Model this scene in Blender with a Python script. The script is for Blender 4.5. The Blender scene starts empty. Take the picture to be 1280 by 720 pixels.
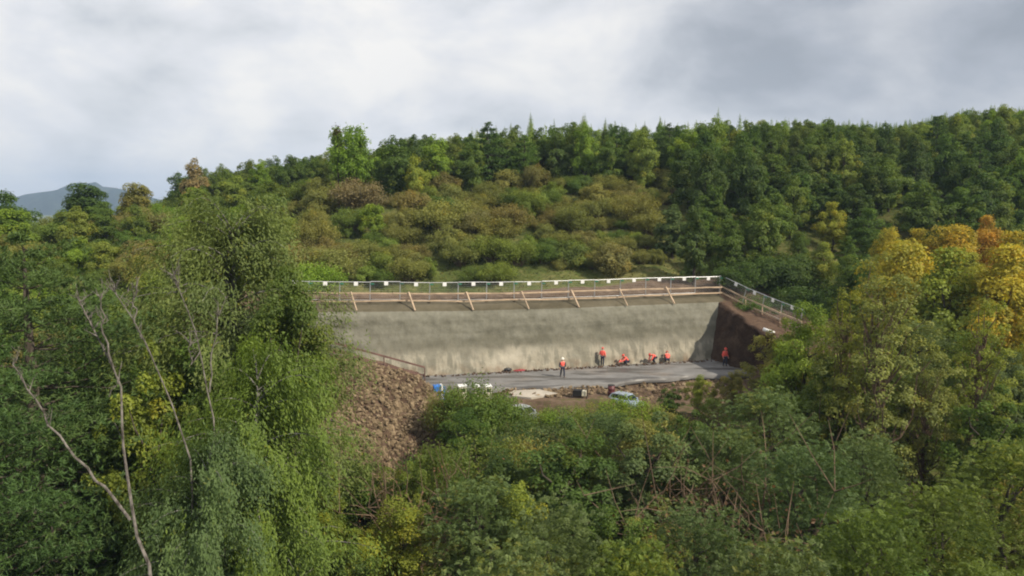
import bpy, bmesh, math, random
import numpy as np
from mathutils import Vector, Matrix

# ------------------------------------------------------------------ camera, sky, sun, exposure
scene = bpy.context.scene
COL = scene.collection
F = 960.0                                   # focal length in pixels of the 1280 px wide photograph
PITCH = math.atan(110 / 960)
CZ = 16.0
CAM = np.array([0.0, 0.0, CZ])
cam_d = bpy.data.cameras.new('camera')
cam_d.lens = 27.0
cam_d.sensor_width = 36.0
cam_d.clip_start = 0.1
cam_d.clip_end = 30000
cam = bpy.data.objects.new('camera', cam_d)
COL.objects.link(cam)
cam.location = (0, 0, CZ)
cam.rotation_euler = (math.radians(90) - PITCH, 0, 0)
scene.camera = cam

SUN = Vector((0.66, -0.42, 0.66)).normalized()      # direction towards the sun
SUN_EL = math.asin(SUN.z)
SUN_ROT = math.atan2(SUN.x, SUN.y)
sd = bpy.data.lights.new('sun', 'SUN')
sd.energy = 5.0
sd.angle = math.radians(0.6)
sd.color = (1.0, 0.90, 0.74)
so = bpy.data.objects.new('sun', sd)
so.rotation_euler = (-SUN).to_track_quat('-Z', 'Y').to_euler()
so.location = (60, -40, 90)
COL.objects.link(so)

scene.view_settings.view_transform = 'Standard'
scene.view_settings.look = 'None'
scene.view_settings.gamma = 1.0
scene.view_settings.exposure = 0.14
scene.render.engine = 'CYCLES'
cy = scene.cycles
cy.use_denoising = True
cy.max_bounces = 5
cy.diffuse_bounces = 3
cy.glossy_bounces = 2
cy.transmission_bounces = 2
cy.transparent_max_bounces = 4
cy.volume_bounces = 0
cy.filter_width = 2.0
cy.caustics_reflective = False
cy.caustics_refractive = False


class NT:
    """Small helper for building node trees."""
    def __init__(self, tree):
        self.t = tree
        tree.nodes.clear()

    def n(self, kind, **kw):
        nd = self.t.nodes.new(kind)
        for k, v in kw.items():
            if k.startswith('i_'):
                key = k[2:]
                key = int(key) if key.isdigit() else key.replace('_', ' ')
                self.set(nd.inputs[key], v)
            else:
                setattr(nd, k, v)
        return nd

    def set(self, sock, v):
        if isinstance(v, bpy.types.NodeSocket):
            self.t.links.new(v, sock)
        elif isinstance(v, bpy.types.Node):
            self.t.links.new(v.outputs[0], sock)
        else:
            if hasattr(v, '__len__') and len(v) == 3 and sock.type == 'RGBA':
                v = (*v, 1)
            sock.default_value = v

    def math(self, op, a, b=0.0, c=0.0, clamp=False):
        m = self.t.nodes.new('ShaderNodeMath')
        m.operation = op
        m.use_clamp = clamp
        for i, v in enumerate((a, b, c)):
            self.set(m.inputs[i], v)
        return m.outputs[0]

    def mix(self, f, a, b, mode='MIX'):
        m = self.t.nodes.new('ShaderNodeMix')
        m.data_type = 'RGBA'
        m.blend_type = mode
        self.set(m.inputs[0], f)
        self.set(m.inputs[6], a)
        self.set(m.inputs[7], b)
        return m.outputs[2]

    def ramp(self, f, stops):
        r = self.t.nodes.new('ShaderNodeValToRGB')
        e = r.color_ramp.elements
        while len(e) < len(stops):
            e.new(0.5)
        for el, (p, c) in zip(e, stops):
            el.position = p
            el.color = (*c, 1) if hasattr(c, '__len__') else (c, c, c, 1)
        self.set(r.inputs[0], f)
        return r.outputs[0]

    def mrange(self, f, a, b, c=0.0, d=1.0, smooth=True):
        m = self.t.nodes.new('ShaderNodeMapRange')
        m.interpolation_type = 'SMOOTHSTEP' if smooth else 'LINEAR'
        for i, v in enumerate((f, a, b, c, d)):
            self.set(m.inputs[i], v)
        return m.outputs[0]

    def noise(self, vec, scale, detail=4.0, rough=0.55, dist=0.0):
        m = self.t.nodes.new('ShaderNodeTexNoise')
        if vec is not None:
            self.set(m.inputs['Vector'], vec)
        m.inputs['Scale'].default_value = scale
        m.inputs['Detail'].default_value = detail
        m.inputs['Roughness'].default_value = rough
        m.inputs['Distortion'].default_value = dist
        return m.outputs[0]


# world: physical sky almost wholly covered by a deck of broken cloud
world = bpy.data.worlds.new('World')
scene.world = world
world.use_nodes = True
W = NT(world.node_tree)
tc = W.n('ShaderNodeTexCoord')
sky = W.n('ShaderNodeTexSky', sky_type='NISHITA', sun_disc=False)
sky.sun_elevation = SUN_EL
sky.sun_rotation = SUN_ROT
sky.air_density = 1.2
sky.dust_density = 2.0
sky_bg = W.n('ShaderNodeBackground', i_Color=sky, i_Strength=0.10)
sep = W.n('ShaderNodeSeparateXYZ', i_0=tc.outputs['Generated'])
zc = W.math('ADD', W.math('MAXIMUM', sep.outputs[2], 0.0), 0.16)
cx = W.math('DIVIDE', sep.outputs[0], zc)
cyy = W.math('DIVIDE', sep.outputs[1], zc)
cv = W.n('ShaderNodeCombineXYZ', i_0=cx, i_1=cyy, i_2=3.7)
big = W.noise(cv, 0.42, 3.0, 0.5, 0.4)
mid = W.noise(cv, 1.3, 6.0, 0.55, 0.5)
# wider cloud cells seen side-on near the horizon use the direction itself
vsc = W.n('ShaderNodeMapping')
W.set(vsc.inputs['Vector'], tc.outputs['Generated'])
vsc.inputs['Scale'].default_value = (1.5, 1.5, 2.6)
vsc.inputs['Location'].default_value = (0.35, 0.0, 0.2)
puff = W.noise(vsc.outputs[0], 3.3, 9.0, 0.52, 0.2)
# the thicker, greyer bank of cloud lies over the east
az = W.math('ADD', W.math('MULTIPLY', sep.outputs[0], 1.05), W.math('MULTIPLY', W.math('SUBTRACT', big, 0.5), 1.0))
east = W.mrange(az, -0.08, 0.55)
dens = W.math('ADD', W.math('MULTIPLY', puff, 1.02), W.math('MULTIPLY', mid, 0.18))
dens = W.math('SUBTRACT', dens, W.math('MULTIPLY', east, 0.12))
light = W.ramp(dens, [(0.38, (0.56, 0.59, 0.64)), (0.48, (0.72, 0.74, 0.77)), (0.57, (0.82, 0.83, 0.86)), (0.70, (0.98, 0.96, 0.93))])
dark = W.ramp(dens, [(0.36, (0.36, 0.39, 0.44)), (0.48, (0.46, 0.49, 0.545)), (0.58, (0.58, 0.60, 0.64)), (0.72, (0.72, 0.74, 0.77))])
ccol = W.mix(east, light, dark)
cl_bg = W.n('ShaderNodeBackground', i_Color=ccol, i_Strength=0.93)
cover = W.mrange(W.math('ADD', mid, W.math('MULTIPLY', puff, 0.5)), 0.35, 0.62, 0.75, 0.98)
wm = W.n('ShaderNodeMixShader', i_0=cover, i_1=sky_bg, i_2=cl_bg)
W.n('ShaderNodeOutputWorld', i_Surface=wm)

# ------------------------------------------------------------------ geometry helpers
SP, CP = math.sin(PITCH), math.cos(PITCH)


def ray(u, v):
    a, b = (u - 640) / F, (v - 360) / F
    return np.array([a, CP - b * SP, -SP - b * CP])


def at_y(u, v, Y):
    d = ray(u, v)
    return CAM + d * (Y / d[1])


def on_z(u, v, z):
    d = ray(u, v)
    return CAM + d * ((z - CZ) / d[2])


def proj(x, y, z):
    yy, zz = y, z - CZ
    dep = yy * CP - zz * SP
    up = yy * SP + zz * CP
    return 640 + F * x / np.maximum(dep, 0.01), 360 - F * up / np.maximum(dep, 0.01)


def sst(a, b, x):
    t = np.clip((x - a) / (b - a), 0, 1)
    return t * t * (3 - 2 * t)


def fbm(x, y, s, seed=0):
    r = np.random.RandomState(seed)
    out = np.zeros_like(np.asarray(x, float))
    amp, f = 1.0, 1.0 / s
    for o in range(4):
        for k in range(3):
            a = r.rand() * 6.28
            ph = r.rand() * 6.28
            out = out + amp * 0.4 * np.sin((x * math.cos(a) + y * math.sin(a)) * f * 6.28 * (0.7 + 0.6 * r.rand()) + ph)
        amp *= 0.5
        f *= 2.03
    return out


def mesh_np(name, V, faces, flat=False, attrs=None):
    """faces: list of int arrays (n x 3 or n x 4)."""
    V = np.asarray(V, np.float32)
    if not isinstance(faces, (list, tuple)):
        faces = [faces]
    faces = [np.asarray(f, np.int32) for f in faces if len(f)]
    me = bpy.data.meshes.new(name)
    me.vertices.add(len(V))
    me.vertices.foreach_set('co', V.ravel())
    idx = np.concatenate([f.ravel() for f in faces])
    cnt = np.concatenate([np.full(len(f), f.shape[1], np.int32) for f in faces])
    me.loops.add(len(idx))
    me.loops.foreach_set('vertex_index', idx)
    me.polygons.add(len(cnt))
    st = np.zeros(len(cnt), np.int32)
    st[1:] = np.cumsum(cnt)[:-1]
    me.polygons.foreach_set('loop_start', st)
    if flat:
        me.polygons.foreach_set('use_smooth', np.zeros(len(cnt), bool))
    else:
        me.polygons.foreach_set('use_smooth', np.ones(len(cnt), bool))
    if attrs:
        for k, a in attrs.items():
            at = me.attributes.new(k, 'FLOAT', 'POINT')
            at.data.foreach_set('value', np.asarray(a, np.float32))
    me.update(calc_edges=True)
    return me


def obj(name, me, mat=None, parent=None, loc=None):
    o = bpy.data.objects.new(name, me)
    COL.objects.link(o)
    if mat is not None and me is not None:
        me.materials.clear()
        for m in (mat if isinstance(mat, (list, tuple)) else [mat]):
            me.materials.append(m)
    if parent is not None:
        o.parent = parent
    if loc is not None:
        o.location = loc
    return o


def thing(name, label, cat, loc=(0, 0, 0), rz=0.0, group=None):
    o = bpy.data.objects.new(name, None)
    o.empty_display_size = 0.3
    COL.objects.link(o)
    o.location = loc
    o.rotation_euler = (0, 0, rz)
    tag(o, label, cat, group)
    return o


def tag(o, label=None, cat=None, group=None, kind=None):
    if label:
        o['label'] = label
    if cat:
        o['category'] = cat
    if group:
        o['group'] = group
    if kind:
        o['kind'] = kind
    return o


class MB:
    """Collects simple solids into one mesh."""
    def __init__(self):
        self.V, self.Q, self.T, self.n = [], [], [], 0

    def add(self, V, Q=None, T=None):
        V = np.asarray(V, float)
        if Q is not None and len(Q):
            self.Q.append(np.asarray(Q) + self.n)
        if T is not None and len(T):
            self.T.append(np.asarray(T) + self.n)
        self.V.append(V)
        self.n += len(V)

    def box(self, c, s, M=None):
        x, y, z = s[0] / 2, s[1] / 2, s[2] / 2
        b = min(x, y, z) * 0.18
        V = []
        for zz, ins in ((-z, b), (-z + b, 0), (z - b, 0), (z, b)):
            for (sx, sy) in ((-1, -1), (1, -1), (1, 1), (-1, 1)):
                V.append((sx * (x - ins), sy * (y - ins), zz))
        V = np.array(V)
        if M is not None:
            V = V @ np.array(M.to_3x3()).T
        Q = [(3, 2, 1, 0), (12, 13, 14, 15)]
        for r in range(3):
            for k in range(4):
                a, b2 = r * 4 + k, r * 4 + (k + 1) % 4
                Q.append((a, b2, b2 + 4, a + 4))
        self.add(V + np.array(c), Q)

    def bar(self, p, q, w, h=None):
        """A squared timber from p to q: w wide (level), h high."""
        p, q = Vector(p), Vector(q)
        d = q - p
        L = d.length
        d.normalize()
        side = d.cross(Vector((0, 0, 1)))
        if side.length < 1e-4:
            side = Vector((1, 0, 0))
        side.normalize()
        up = side.cross(d)
        M = Matrix((side, d, up)).transposed()
        self.box((p + q) / 2, (w, L, h or w), M)

    def tube(self, pts, rad, k=6, cap=True):
        V, Q, T = tube_np(pts, rad, k, cap)
        self.add(V, Q, T)

    def mesh(self, name, flat=True):
        f = []
        if self.Q:
            f.append(np.concatenate(self.Q))
        if self.T:
            f.append(np.concatenate(self.T))
        return mesh_np(name, np.concatenate(self.V), f, flat)

    def build(self, name, mat, parent=None, flat=True):
        return obj(name, self.mesh(name, flat), mat, parent)


def tube_np(pts, rad, k=6, cap=True):
    P = np.asarray(pts, float)
    n = len(P)
    R = np.broadcast_to(np.asarray(rad, float), (n,))
    d = np.gradient(P, axis=0)
    d /= np.linalg.norm(d, axis=1)[:, None] + 1e-9
    ref = np.where(np.abs(d[:, 2:3]) > 0.92, np.array([[1.0, 0, 0]]), np.array([[0, 0, 1.0]]))
    a = np.cross(d, ref)
    a /= np.linalg.norm(a, axis=1)[:, None] + 1e-9
    for i in range(1, n):
        a[i] = a[i - 1] - d[i] * np.dot(a[i - 1], d[i])
        a[i] /= np.linalg.norm(a[i]) + 1e-9
    b = np.cross(d, a)
    th = np.arange(k) * 2 * math.pi / k
    V = P[:, None, :] + R[:, None, None] * (np.cos(th)[None, :, None] * a[:, None, :] + np.sin(th)[None, :, None] * b[:, None, :])
    V = V.reshape(-1, 3)
    i = np.arange(n - 1)[:, None] * k
    j = np.arange(k)[None, :]
    j2 = (j + 1) % k
    Q = np.stack([i + j, i + j2, i + k + j2, i + k + j], -1).reshape(-1, 4)
    T = []
    if cap:
        V = np.concatenate([V, P[-1:], P[:1]])
        e = n * k
        T = [((n - 1) * k + q, (n - 1) * k + (q + 1) % k, e) for q in range(k)] + [((q + 1) % k, q, e + 1) for q in range(k)]
    return V, Q, T


# ------------------------------------------------------------------ materials
def mat_new(name):
    m = bpy.data.materials.new(name)
    m.use_nodes = True
    return m, NT(m.node_tree)


def simple_mat(name, col, rough=0.6, metal=0.0, var=0.15, scale=3.0):
    m, t = mat_new(name)
    tcn = t.n('ShaderNodeTexCoord')
    nz = t.noise(tcn.outputs['Object'], scale, 5)
    c = t.mix(t.mrange(nz, 0.3, 0.7), tuple(x * (1 - var) for x in col), tuple(min(1, x * (1 + var)) for x in col))
    p = t.n('ShaderNodeBsdfPrincipled', i_Base_Color=c, i_Roughness=rough, i_Metallic=metal)
    t.n('ShaderNodeOutputMaterial', i_Surface=p)
    return m


def foliage_mat(name, transl=0.40, tint=(1.5, 1.10, 0.55)):
    m, t = mat_new(name)
    info = t.n('ShaderNodeObjectInfo')
    var = t.n('ShaderNodeAttribute', attribute_name='var').outputs['Fac']
    aut = t.n('ShaderNodeAttribute', attribute_name='aut').outputs['Fac']
    base = info.outputs['Color']
    dk = t.mix(1.0, base, (0.66, 0.70, 0.72), 'MULTIPLY')
    lt = t.mix(1.0, base, (1.45, 1.32, 1.15), 'MULTIPLY')
    c = t.mix(var, dk, lt)
    warm = t.mix(1.0, base, tint, 'MULTIPLY')
    c = t.mix(aut, c, warm)
    d = t.n('ShaderNodeBsdfDiffuse', i_Color=c)
    tr = t.n('ShaderNodeBsdfTranslucent', i_Color=t.mix(1.0, c, (1.25, 1.2, 0.7), 'MULTIPLY'))
    ms = t.n('ShaderNodeMixShader', i_0=transl, i_1=d, i_2=tr)
    gl = t.n('ShaderNodeBsdfGlossy', i_Color=(0.5, 0.5, 0.5), i_Roughness=0.55)
    ms2 = t.n('ShaderNodeMixShader', i_0=0.035, i_1=ms, i_2=gl)
    t.n('ShaderNodeOutputMaterial', i_Surface=ms2)
    return m


def bark_mat(name, a, b, scale=6.0):
    m, t = mat_new(name)
    tcn = t.n('ShaderNodeTexCoord')
    mp = t.n('ShaderNodeMapping')
    t.set(mp.inputs['Vector'], tcn.outputs['Object'])
    mp.inputs['Scale'].default_value = (1, 1, 0.35)
    nz = t.noise(mp.outputs[0], scale, 6, 0.65)
    c = t.ramp(nz, [(0.35, a), (0.65, b)])
    d = t.n('ShaderNodeBsdfDiffuse', i_Color=c, i_Roughness=0.8)
    t.n('ShaderNodeOutputMaterial', i_Surface=d)
    return m


M = {}
M['leaf'] = foliage_mat('leaf_green')
M['needle'] = foliage_mat('needle_green', 0.12)
M['bark'] = bark_mat('bark_brown', (0.045, 0.036, 0.028), (0.13, 0.11, 0.09))
M['birch_bark'] = bark_mat('bark_birch', (0.05, 0.045, 0.04), (0.30, 0.285, 0.265), 3.0)
M['dead'] = bark_mat('dead_wood', (0.06, 0.052, 0.045), (0.27, 0.245, 0.22), 9.0)
M['twig'] = bark_mat('twig_brown', (0.10, 0.07, 0.05), (0.22, 0.16, 0.11), 5.0)
M['steel'] = simple_mat('galvanised_steel', (0.42, 0.43, 0.44), 0.45, 0.5)
M['rubber'] = simple_mat('black_rubber', (0.03, 0.03, 0.03), 0.8)
M['white'] = simple_mat('white_plastic', (0.78, 0.78, 0.76), 0.5, var=0.05)
M['green_plastic'] = simple_mat('green_plastic', (0.03, 0.16, 0.10), 0.5)
M['timber'] = simple_mat('sawn_timber', (0.44, 0.33, 0.225), 0.75, var=0.25, scale=1.2)
M['old_timber'] = simple_mat('weathered_timber', (0.15, 0.085, 0.07), 0.8, var=0.3, scale=1.5)
M['orange'] = simple_mat('hi_vis_orange', (0.90, 0.13, 0.10), 0.7, var=0.08)
M['navy'] = simple_mat('navy_cloth', (0.02, 0.025, 0.05), 0.85)
M['skin'] = simple_mat('skin', (0.45, 0.26, 0.19), 0.55, var=0.05)
M['helmet_white'] = simple_mat('white_helmet', (0.75, 0.72, 0.62), 0.35, var=0.03)
M['helmet_red'] = simple_mat('red_helmet', (0.60, 0.06, 0.04), 0.35, var=0.03)
M['boot'] = simple_mat('dark_boot', (0.03, 0.022, 0.018), 0.7)
M['car_blue'] = simple_mat('car_paint_pale_blue', (0.42, 0.50, 0.62), 0.25, 0.4, var=0.04)
M['car_silver'] = simple_mat('car_paint_silver', (0.52, 0.55, 0.58), 0.25, 0.5, var=0.04)
M['glass'] = simple_mat('tinted_glass', (0.02, 0.03, 0.04), 0.08, var=0.02)
M['black_paint'] = simple_mat('black_paint', (0.02, 0.02, 0.022), 0.45)
M['cream'] = simple_mat('cream_paint', (0.62, 0.58, 0.46), 0.5)
M['blue_paint'] = simple_mat('blue_paint', (0.03, 0.17, 0.55), 0.45)
M['maroon'] = simple_mat('maroon_paint', (0.10, 0.02, 0.022), 0.5)
M['red_sheet'] = simple_mat('red_sheet', (0.26, 0.035, 0.04), 0.6)
M['concrete'] = simple_mat('pale_concrete', (0.40, 0.36, 0.30), 0.9, var=0.12, scale=0.8)
M['lamp'] = simple_mat('lamp_glass', (0.75, 0.75, 0.72), 0.15, var=0.02)


def rock_mat():
    m, t = mat_new('broken_rock')
    tcn = t.n('ShaderNodeTexCoord')
    rnd = t.n('ShaderNodeNewGeometry').outputs['Random Per Island']
    nz = t.noise(tcn.outputs['Object'], 2.2, 6, 0.6)
    c = t.ramp(t.math('ADD', t.math('MULTIPLY', rnd, 0.6), t.math('MULTIPLY', nz, 0.4)),
               [(0.15, (0.085, 0.062, 0.040)), (0.45, (0.185, 0.138, 0.088)), (0.7, (0.27, 0.205, 0.130)), (0.9, (0.37, 0.29, 0.20))])
    d = t.n('ShaderNodeBsdfDiffuse', i_Color=c, i_Roughness=0.9)
    t.n('ShaderNodeOutputMaterial', i_Surface=d)
    return m


def soil_mat(name='brown_soil', k=1.0):
    m, t = mat_new(name)
    tcn = t.n('ShaderNodeTexCoord')
    nz = t.noise(tcn.outputs['Object'], 0.7, 8, 0.62)
    n2 = t.noise(tcn.outputs['Object'], 5.0, 5, 0.6)
    c = t.ramp(t.math('ADD', t.math('MULTIPLY', nz, 0.65), t.math('MULTIPLY', n2, 0.35)),
               [(0.32, (0.05, 0.034, 0.025)), (0.5, (0.105, 0.070, 0.050)), (0.68, (0.17, 0.12, 0.085))])
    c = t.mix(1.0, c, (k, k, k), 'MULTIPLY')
    bp = t.n('ShaderNodeBump', i_Strength=0.5, i_Distance=0.12, i_Height=n2)
    d = t.n('ShaderNodeBsdfDiffuse', i_Color=c, i_Roughness=0.9, i_Normal=bp)
    t.n('ShaderNodeOutputMaterial', i_Surface=d)
    return m


def shotcrete_mat(name, crest=False):
    """Sprayed concrete: mottled grey-beige in level bands, pale lime streaks on the lower third."""
    m, t = mat_new(name)
    tcn = t.n('ShaderNodeTexCoord')
    P = tcn.outputs['Object']
    sp = t.n('ShaderNodeSeparateXYZ', i_0=P)
    blot = t.noise(P, 0.55, 7, 0.6, 0.3)
    fine = t.noise(P, 4.0, 6, 0.65)
    mp = t.n('ShaderNodeMapping')
    t.set(mp.inputs['Vector'], P)
    mp.inputs['Scale'].default_value = (0.05, 0.05, 0.9)
    band = t.noise(mp.outputs[0], 1.0, 4, 0.55)
    mp2 = t.n('ShaderNodeMapping')
    t.set(mp2.inputs['Vector'], P)
    mp2.inputs['Scale'].default_value = (1.7, 1.7, 0.12)
    streak = t.noise(mp2.outputs[0], 1.0, 6, 0.6)
    v = t.math('ADD', t.math('MULTIPLY', blot, 0.34), t.math('MULTIPLY', band, 0.36))
    v = t.math('ADD', v, t.math('MULTIPLY', fine, 0.16))
    v = t.math('ADD', v, t.math('MULTIPLY', streak, 0.14))
    c = t.ramp(v, [(0.37, (0.102, 0.098, 0.074)), (0.5, (0.174, 0.168, 0.132)), (0.63, (0.242, 0.235, 0.194))])
    zz = t.math('ADD', sp.outputs[2], t.math('MULTIPLY', t.math('SUBTRACT', blot, 0.5), 1.6))
    dkb = t.math('MULTIPLY', t.mrange(zz, 1.9, 2.6), t.mrange(zz, 2.9, 3.7, 1.0, 0.0))
    c = t.mix(t.math('MULTIPLY', dkb, 0.42), c, (0.105, 0.098, 0.070))
    if crest:
        c = t.mix(1.0, c, (0.58, 0.52, 0.44), 'MULTIPLY')
    else:
        # lime bloom in vertical runs, ragged upper limit about 2.3 m up
        lim = t.math('ADD', sp.outputs[2], t.math('MULTIPLY', t.math('SUBTRACT', streak, 0.5), 3.2))
        low = t.mrange(lim, 1.7, 2.7, 1.0, 0.0)
        s2 = t.mrange(streak, 0.45, 0.60)
        c = t.mix(t.math('MULTIPLY', low, t.math('ADD', t.math('MULTIPLY', s2, 0.60), 0.26)), c, (0.36, 0.33, 0.26))
        spot = t.mrange(t.noise(P, 0.22, 3, 0.5), 0.56, 0.70)
        c = t.mix(t.math('MULTIPLY', t.math('MULTIPLY', low, spot), 0.75), c, (0.46, 0.42, 0.34))
        # rusty splash along the foot
        foot = t.math('MULTIPLY', t.mrange(sp.outputs[2], 0.1, 1.1, 1.0, 0.0), t.mrange(blot, 0.42, 0.62))
        c = t.mix(t.math('MULTIPLY', foot, 0.6), c, (0.20, 0.125, 0.075))
    bp = t.n('ShaderNodeBump', i_Strength=0.6, i_Distance=0.08, i_Height=t.math('ADD', fine, blot))
    d = t.n('ShaderNodeBsdfPrincipled', i_Base_Color=c, i_Roughness=0.92, i_Normal=bp)
    d.inputs['Specular IOR Level'].default_value = 0.15
    t.n('ShaderNodeOutputMaterial', i_Surface=d)
    return m


def asphalt_mat():
    m, t = mat_new('asphalt')
    tcn = t.n('ShaderNodeTexCoord')
    P = tcn.outputs['Object']
    nz = t.noise(P, 0.6, 7, 0.6)
    mp = t.n('ShaderNodeMapping')
    t.set(mp.inputs['Vector'], P)
    mp.inputs['Scale'].default_value = (0.16, 0.85, 1)
    mp.inputs['Rotation'].default_value = (0, 0, -0.25)
    pud = t.mrange(t.noise(mp.outputs[0], 1.0, 4, 0.5, 0.4), 0.50, 0.57)
    fine = t.noise(P, 30.0, 3, 0.6)
    c = t.ramp(t.math('ADD', t.math('MULTIPLY', nz, 0.7), t.math('MULTIPLY', fine, 0.3)),
               [(0.35, (0.12, 0.115, 0.110)), (0.65, (0.21, 0.205, 0.20))])
    c = t.mix(t.math('MULTIPLY', pud, 0.75), c, (0.06, 0.055, 0.052))
    dust = t.mrange(t.noise(P, 0.16, 4, 0.55), 0.52, 0.72)
    c = t.mix(t.math('MULTIPLY', dust, 0.5), c, (0.26, 0.21, 0.165))
    p = t.n('ShaderNodeBsdfPrincipled', i_Base_Color=c, i_Roughness=t.mrange(pud, 0, 1, 0.85, 0.45))
    t.n('ShaderNodeOutputMaterial', i_Surface=p)
    return m


def ground_mat():
    m, t = mat_new('ground_cover')
    tcn = t.n('ShaderNodeTexCoord')
    P = tcn.outputs['Object']
    earth = t.n('ShaderNodeAttribute', attribute_name='earth').outputs['Fac']
    n1 = t.noise(P, 0.10, 6, 0.6)
    n2 = t.noise(P, 1.3, 7, 0.65)
    g = t.ramp(t.math('ADD', t.math('MULTIPLY', n1, 0.6), t.math('MULTIPLY', n2, 0.4)),
               [(0.34, (0.040, 0.055, 0.018)), (0.48, (0.085, 0.105, 0.032)), (0.58, (0.155, 0.15, 0.058)), (0.70, (0.20, 0.16, 0.085))])
    e = t.ramp(t.math('ADD', t.math('MULTIPLY', n2, 0.7), t.math('MULTIPLY', n1, 0.3)),
               [(0.32, (0.06, 0.042, 0.030)), (0.5, (0.125, 0.088, 0.062)), (0.68, (0.20, 0.15, 0.11))])
    f = t.mrange(t.math('ADD', earth, t.math('MULTIPLY', t.math('SUBTRACT', n2, 0.5), 0.9)), 0.38, 0.62)
    c = t.mix(f, g, e)
    bp = t.n('ShaderNodeBump', i_Strength=0.5, i_Distance=0.15, i_Height=n2)
    d = t.n('ShaderNodeBsdfDiffuse', i_Color=c, i_Roughness=0.9, i_Normal=bp)
    t.n('ShaderNodeOutputMaterial', i_Surface=d)
    return m


def hill_mat():
    m, t = mat_new('wooded_mountain')
    tcn = t.n('ShaderNodeTexCoord')
    nz = t.noise(tcn.outputs['Object'], 0.03, 8, 0.65)
    n2 = t.noise(tcn.outputs['Object'], 0.004, 4, 0.55)
    c = t.ramp(nz, [(0.35, (0.012, 0.022, 0.010)), (0.65, (0.03, 0.045, 0.02))])
    c = t.mix(t.mrange(n2, 0.56, 0.62), c, (0.05, 0.06, 0.03))
    d = t.n('ShaderNodeBsdfDiffuse', i_Color=c)
    t.n('ShaderNodeOutputMaterial', i_Surface=d)
    return m


M['rock'] = rock_mat()
M['soil'] = soil_mat()
M['shade_soil'] = soil_mat('soil_painted_shade', 0.55)  # darker copy of the soil: the bank face's shade put into its colour
M['shotcrete'] = shotcrete_mat('shotcrete')
M['shotcrete_crest'] = shotcrete_mat('shotcrete_crest', True)
M['asphalt'] = asphalt_mat()
M['ground'] = ground_mat()
M['hill'] = hill_mat()

# ------------------------------------------------------------------ the cut: a straight working line s along the wall foot, b behind it
W0 = on_z(530, 471, 0.0)[:2]
W1 = on_z(878, 451, 0.0)[:2]
TV = (W1 - W0) / np.linalg.norm(W1 - W0)
NV = np.array([-TV[1], TV[0]])                # points back into the hill


def wp(s, b, z=0.0):
    p = W0 + TV * s + NV * b
    return np.array([p[0], p[1], z])


def sb(x, y):
    dx, dy = x - W0[0], y - W0[1]
    return dx * TV[0] + dy * TV[1], dx * NV[0] + dy * NV[1]


S_END = 31.6                                   # the corner at the far end
FZ = lambda s: np.interp(s, [-16, -9, 3, 13, 33], [9.0, 8.55, 8.12, 7.97, 8.0])   # height of the fence top
WALL_B = [0.0, 0.12, 0.5, 0.95, 1.4, 1.75, 2.05, 2.5, 3.2, 4.4]
WALL_Z = [-0.3, 0.0, 1.3, 2.8, 4.2, 5.15, 5.5, 5.75, 5.98, 6.2]


def ramp_z(s):
    return np.interp(s, [-14, -10.5, -7.5, 0.3, 3], [4.0, 3.5, 2.65, 0.06, 0.0])


# the end bank: crest, fence foot and toe, running from the corner towards the camera
CREST = np.array([wp(S_END - 0.5, 2.9, 5.5), at_y(912, 388, 76.0), at_y(927, 398, 73.2), at_y(944, 410, 70.0), at_y(962, 420, 67.2), at_y(985, 446, 64.0), at_y(1005, 480, 61.0)])
TOE = np.array([wp(S_END - 2.4, 0.9, -0.1), wp(S_END - 2.2, -2.4, -0.1), wp(S_END - 1.4, -5, -0.1), wp(S_END - 0.4, -8, -0.1), wp(S_END + 1, -11, -0.2), wp(S_END + 3, -14, -0.8), wp(S_END + 5, -17, -1.4)])
FOOT = np.array([wp(S_END + 0.6, 4.3, 6.15), at_y(935, 384, 78.0), at_y(957, 393, 75.6), at_y(980, 403, 73.0), at_y(1008, 414, 70.2), at_y(1035, 436, 67.0), at_y(1060, 465, 64.0)])


def heap(x, y):
    """The rubble heap in front of the ramp."""
    top = np.interp(x, [-20, -16, -13.6, -10.5, -7.6, -6.0, -4.6], [-4, 1.2, 2.75, 2.2, 1.15, -0.3, -3.0])
    yc = 61.8 + 0.16 * (x + 10)
    z = top - np.maximum(0, yc - y) * 0.44 - np.maximum(0, y - yc - 0.8) * 1.1
    return z


def ground_nat(x, y):
    z = np.interp(y, [-200, 0, 30, 46, 56, 66, 75, 82, 90, 104, 116, 150, 200, 270, 340, 420, 700, 1200],
                  [-14, -6, -5.4, -4.6, -3.0, 0.4, 4.2, 6.2, 8.4, 13.4, 16.8, 19.5, 24.0, 30.5, 35, 36, 0, -40])
    far = sst(92, 135, y) * (1 - sst(420, 1000, y))
    z = z + far * 0.06 * np.clip(x, -40, 240)
    L = np.clip(-x - 32, 0, 260)
    z = z - L * 0.12 * sst(70, 115, y) * (1 + np.clip(y - 100, 0, 300) / 130) * (1 - sst(420, 900, y))
    # west of the cut the hillside keeps on; east of it the slope is gentler at first
    z = z + sst(25, 55, x) * (-2.2) * sst(70, 84, y) * (1 - sst(100, 135, y))
    z = z + sst(-16, -34, x) * 2.6 * sst(44, 62, y) * (1 - sst(75, 95, y))
    return z


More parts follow.
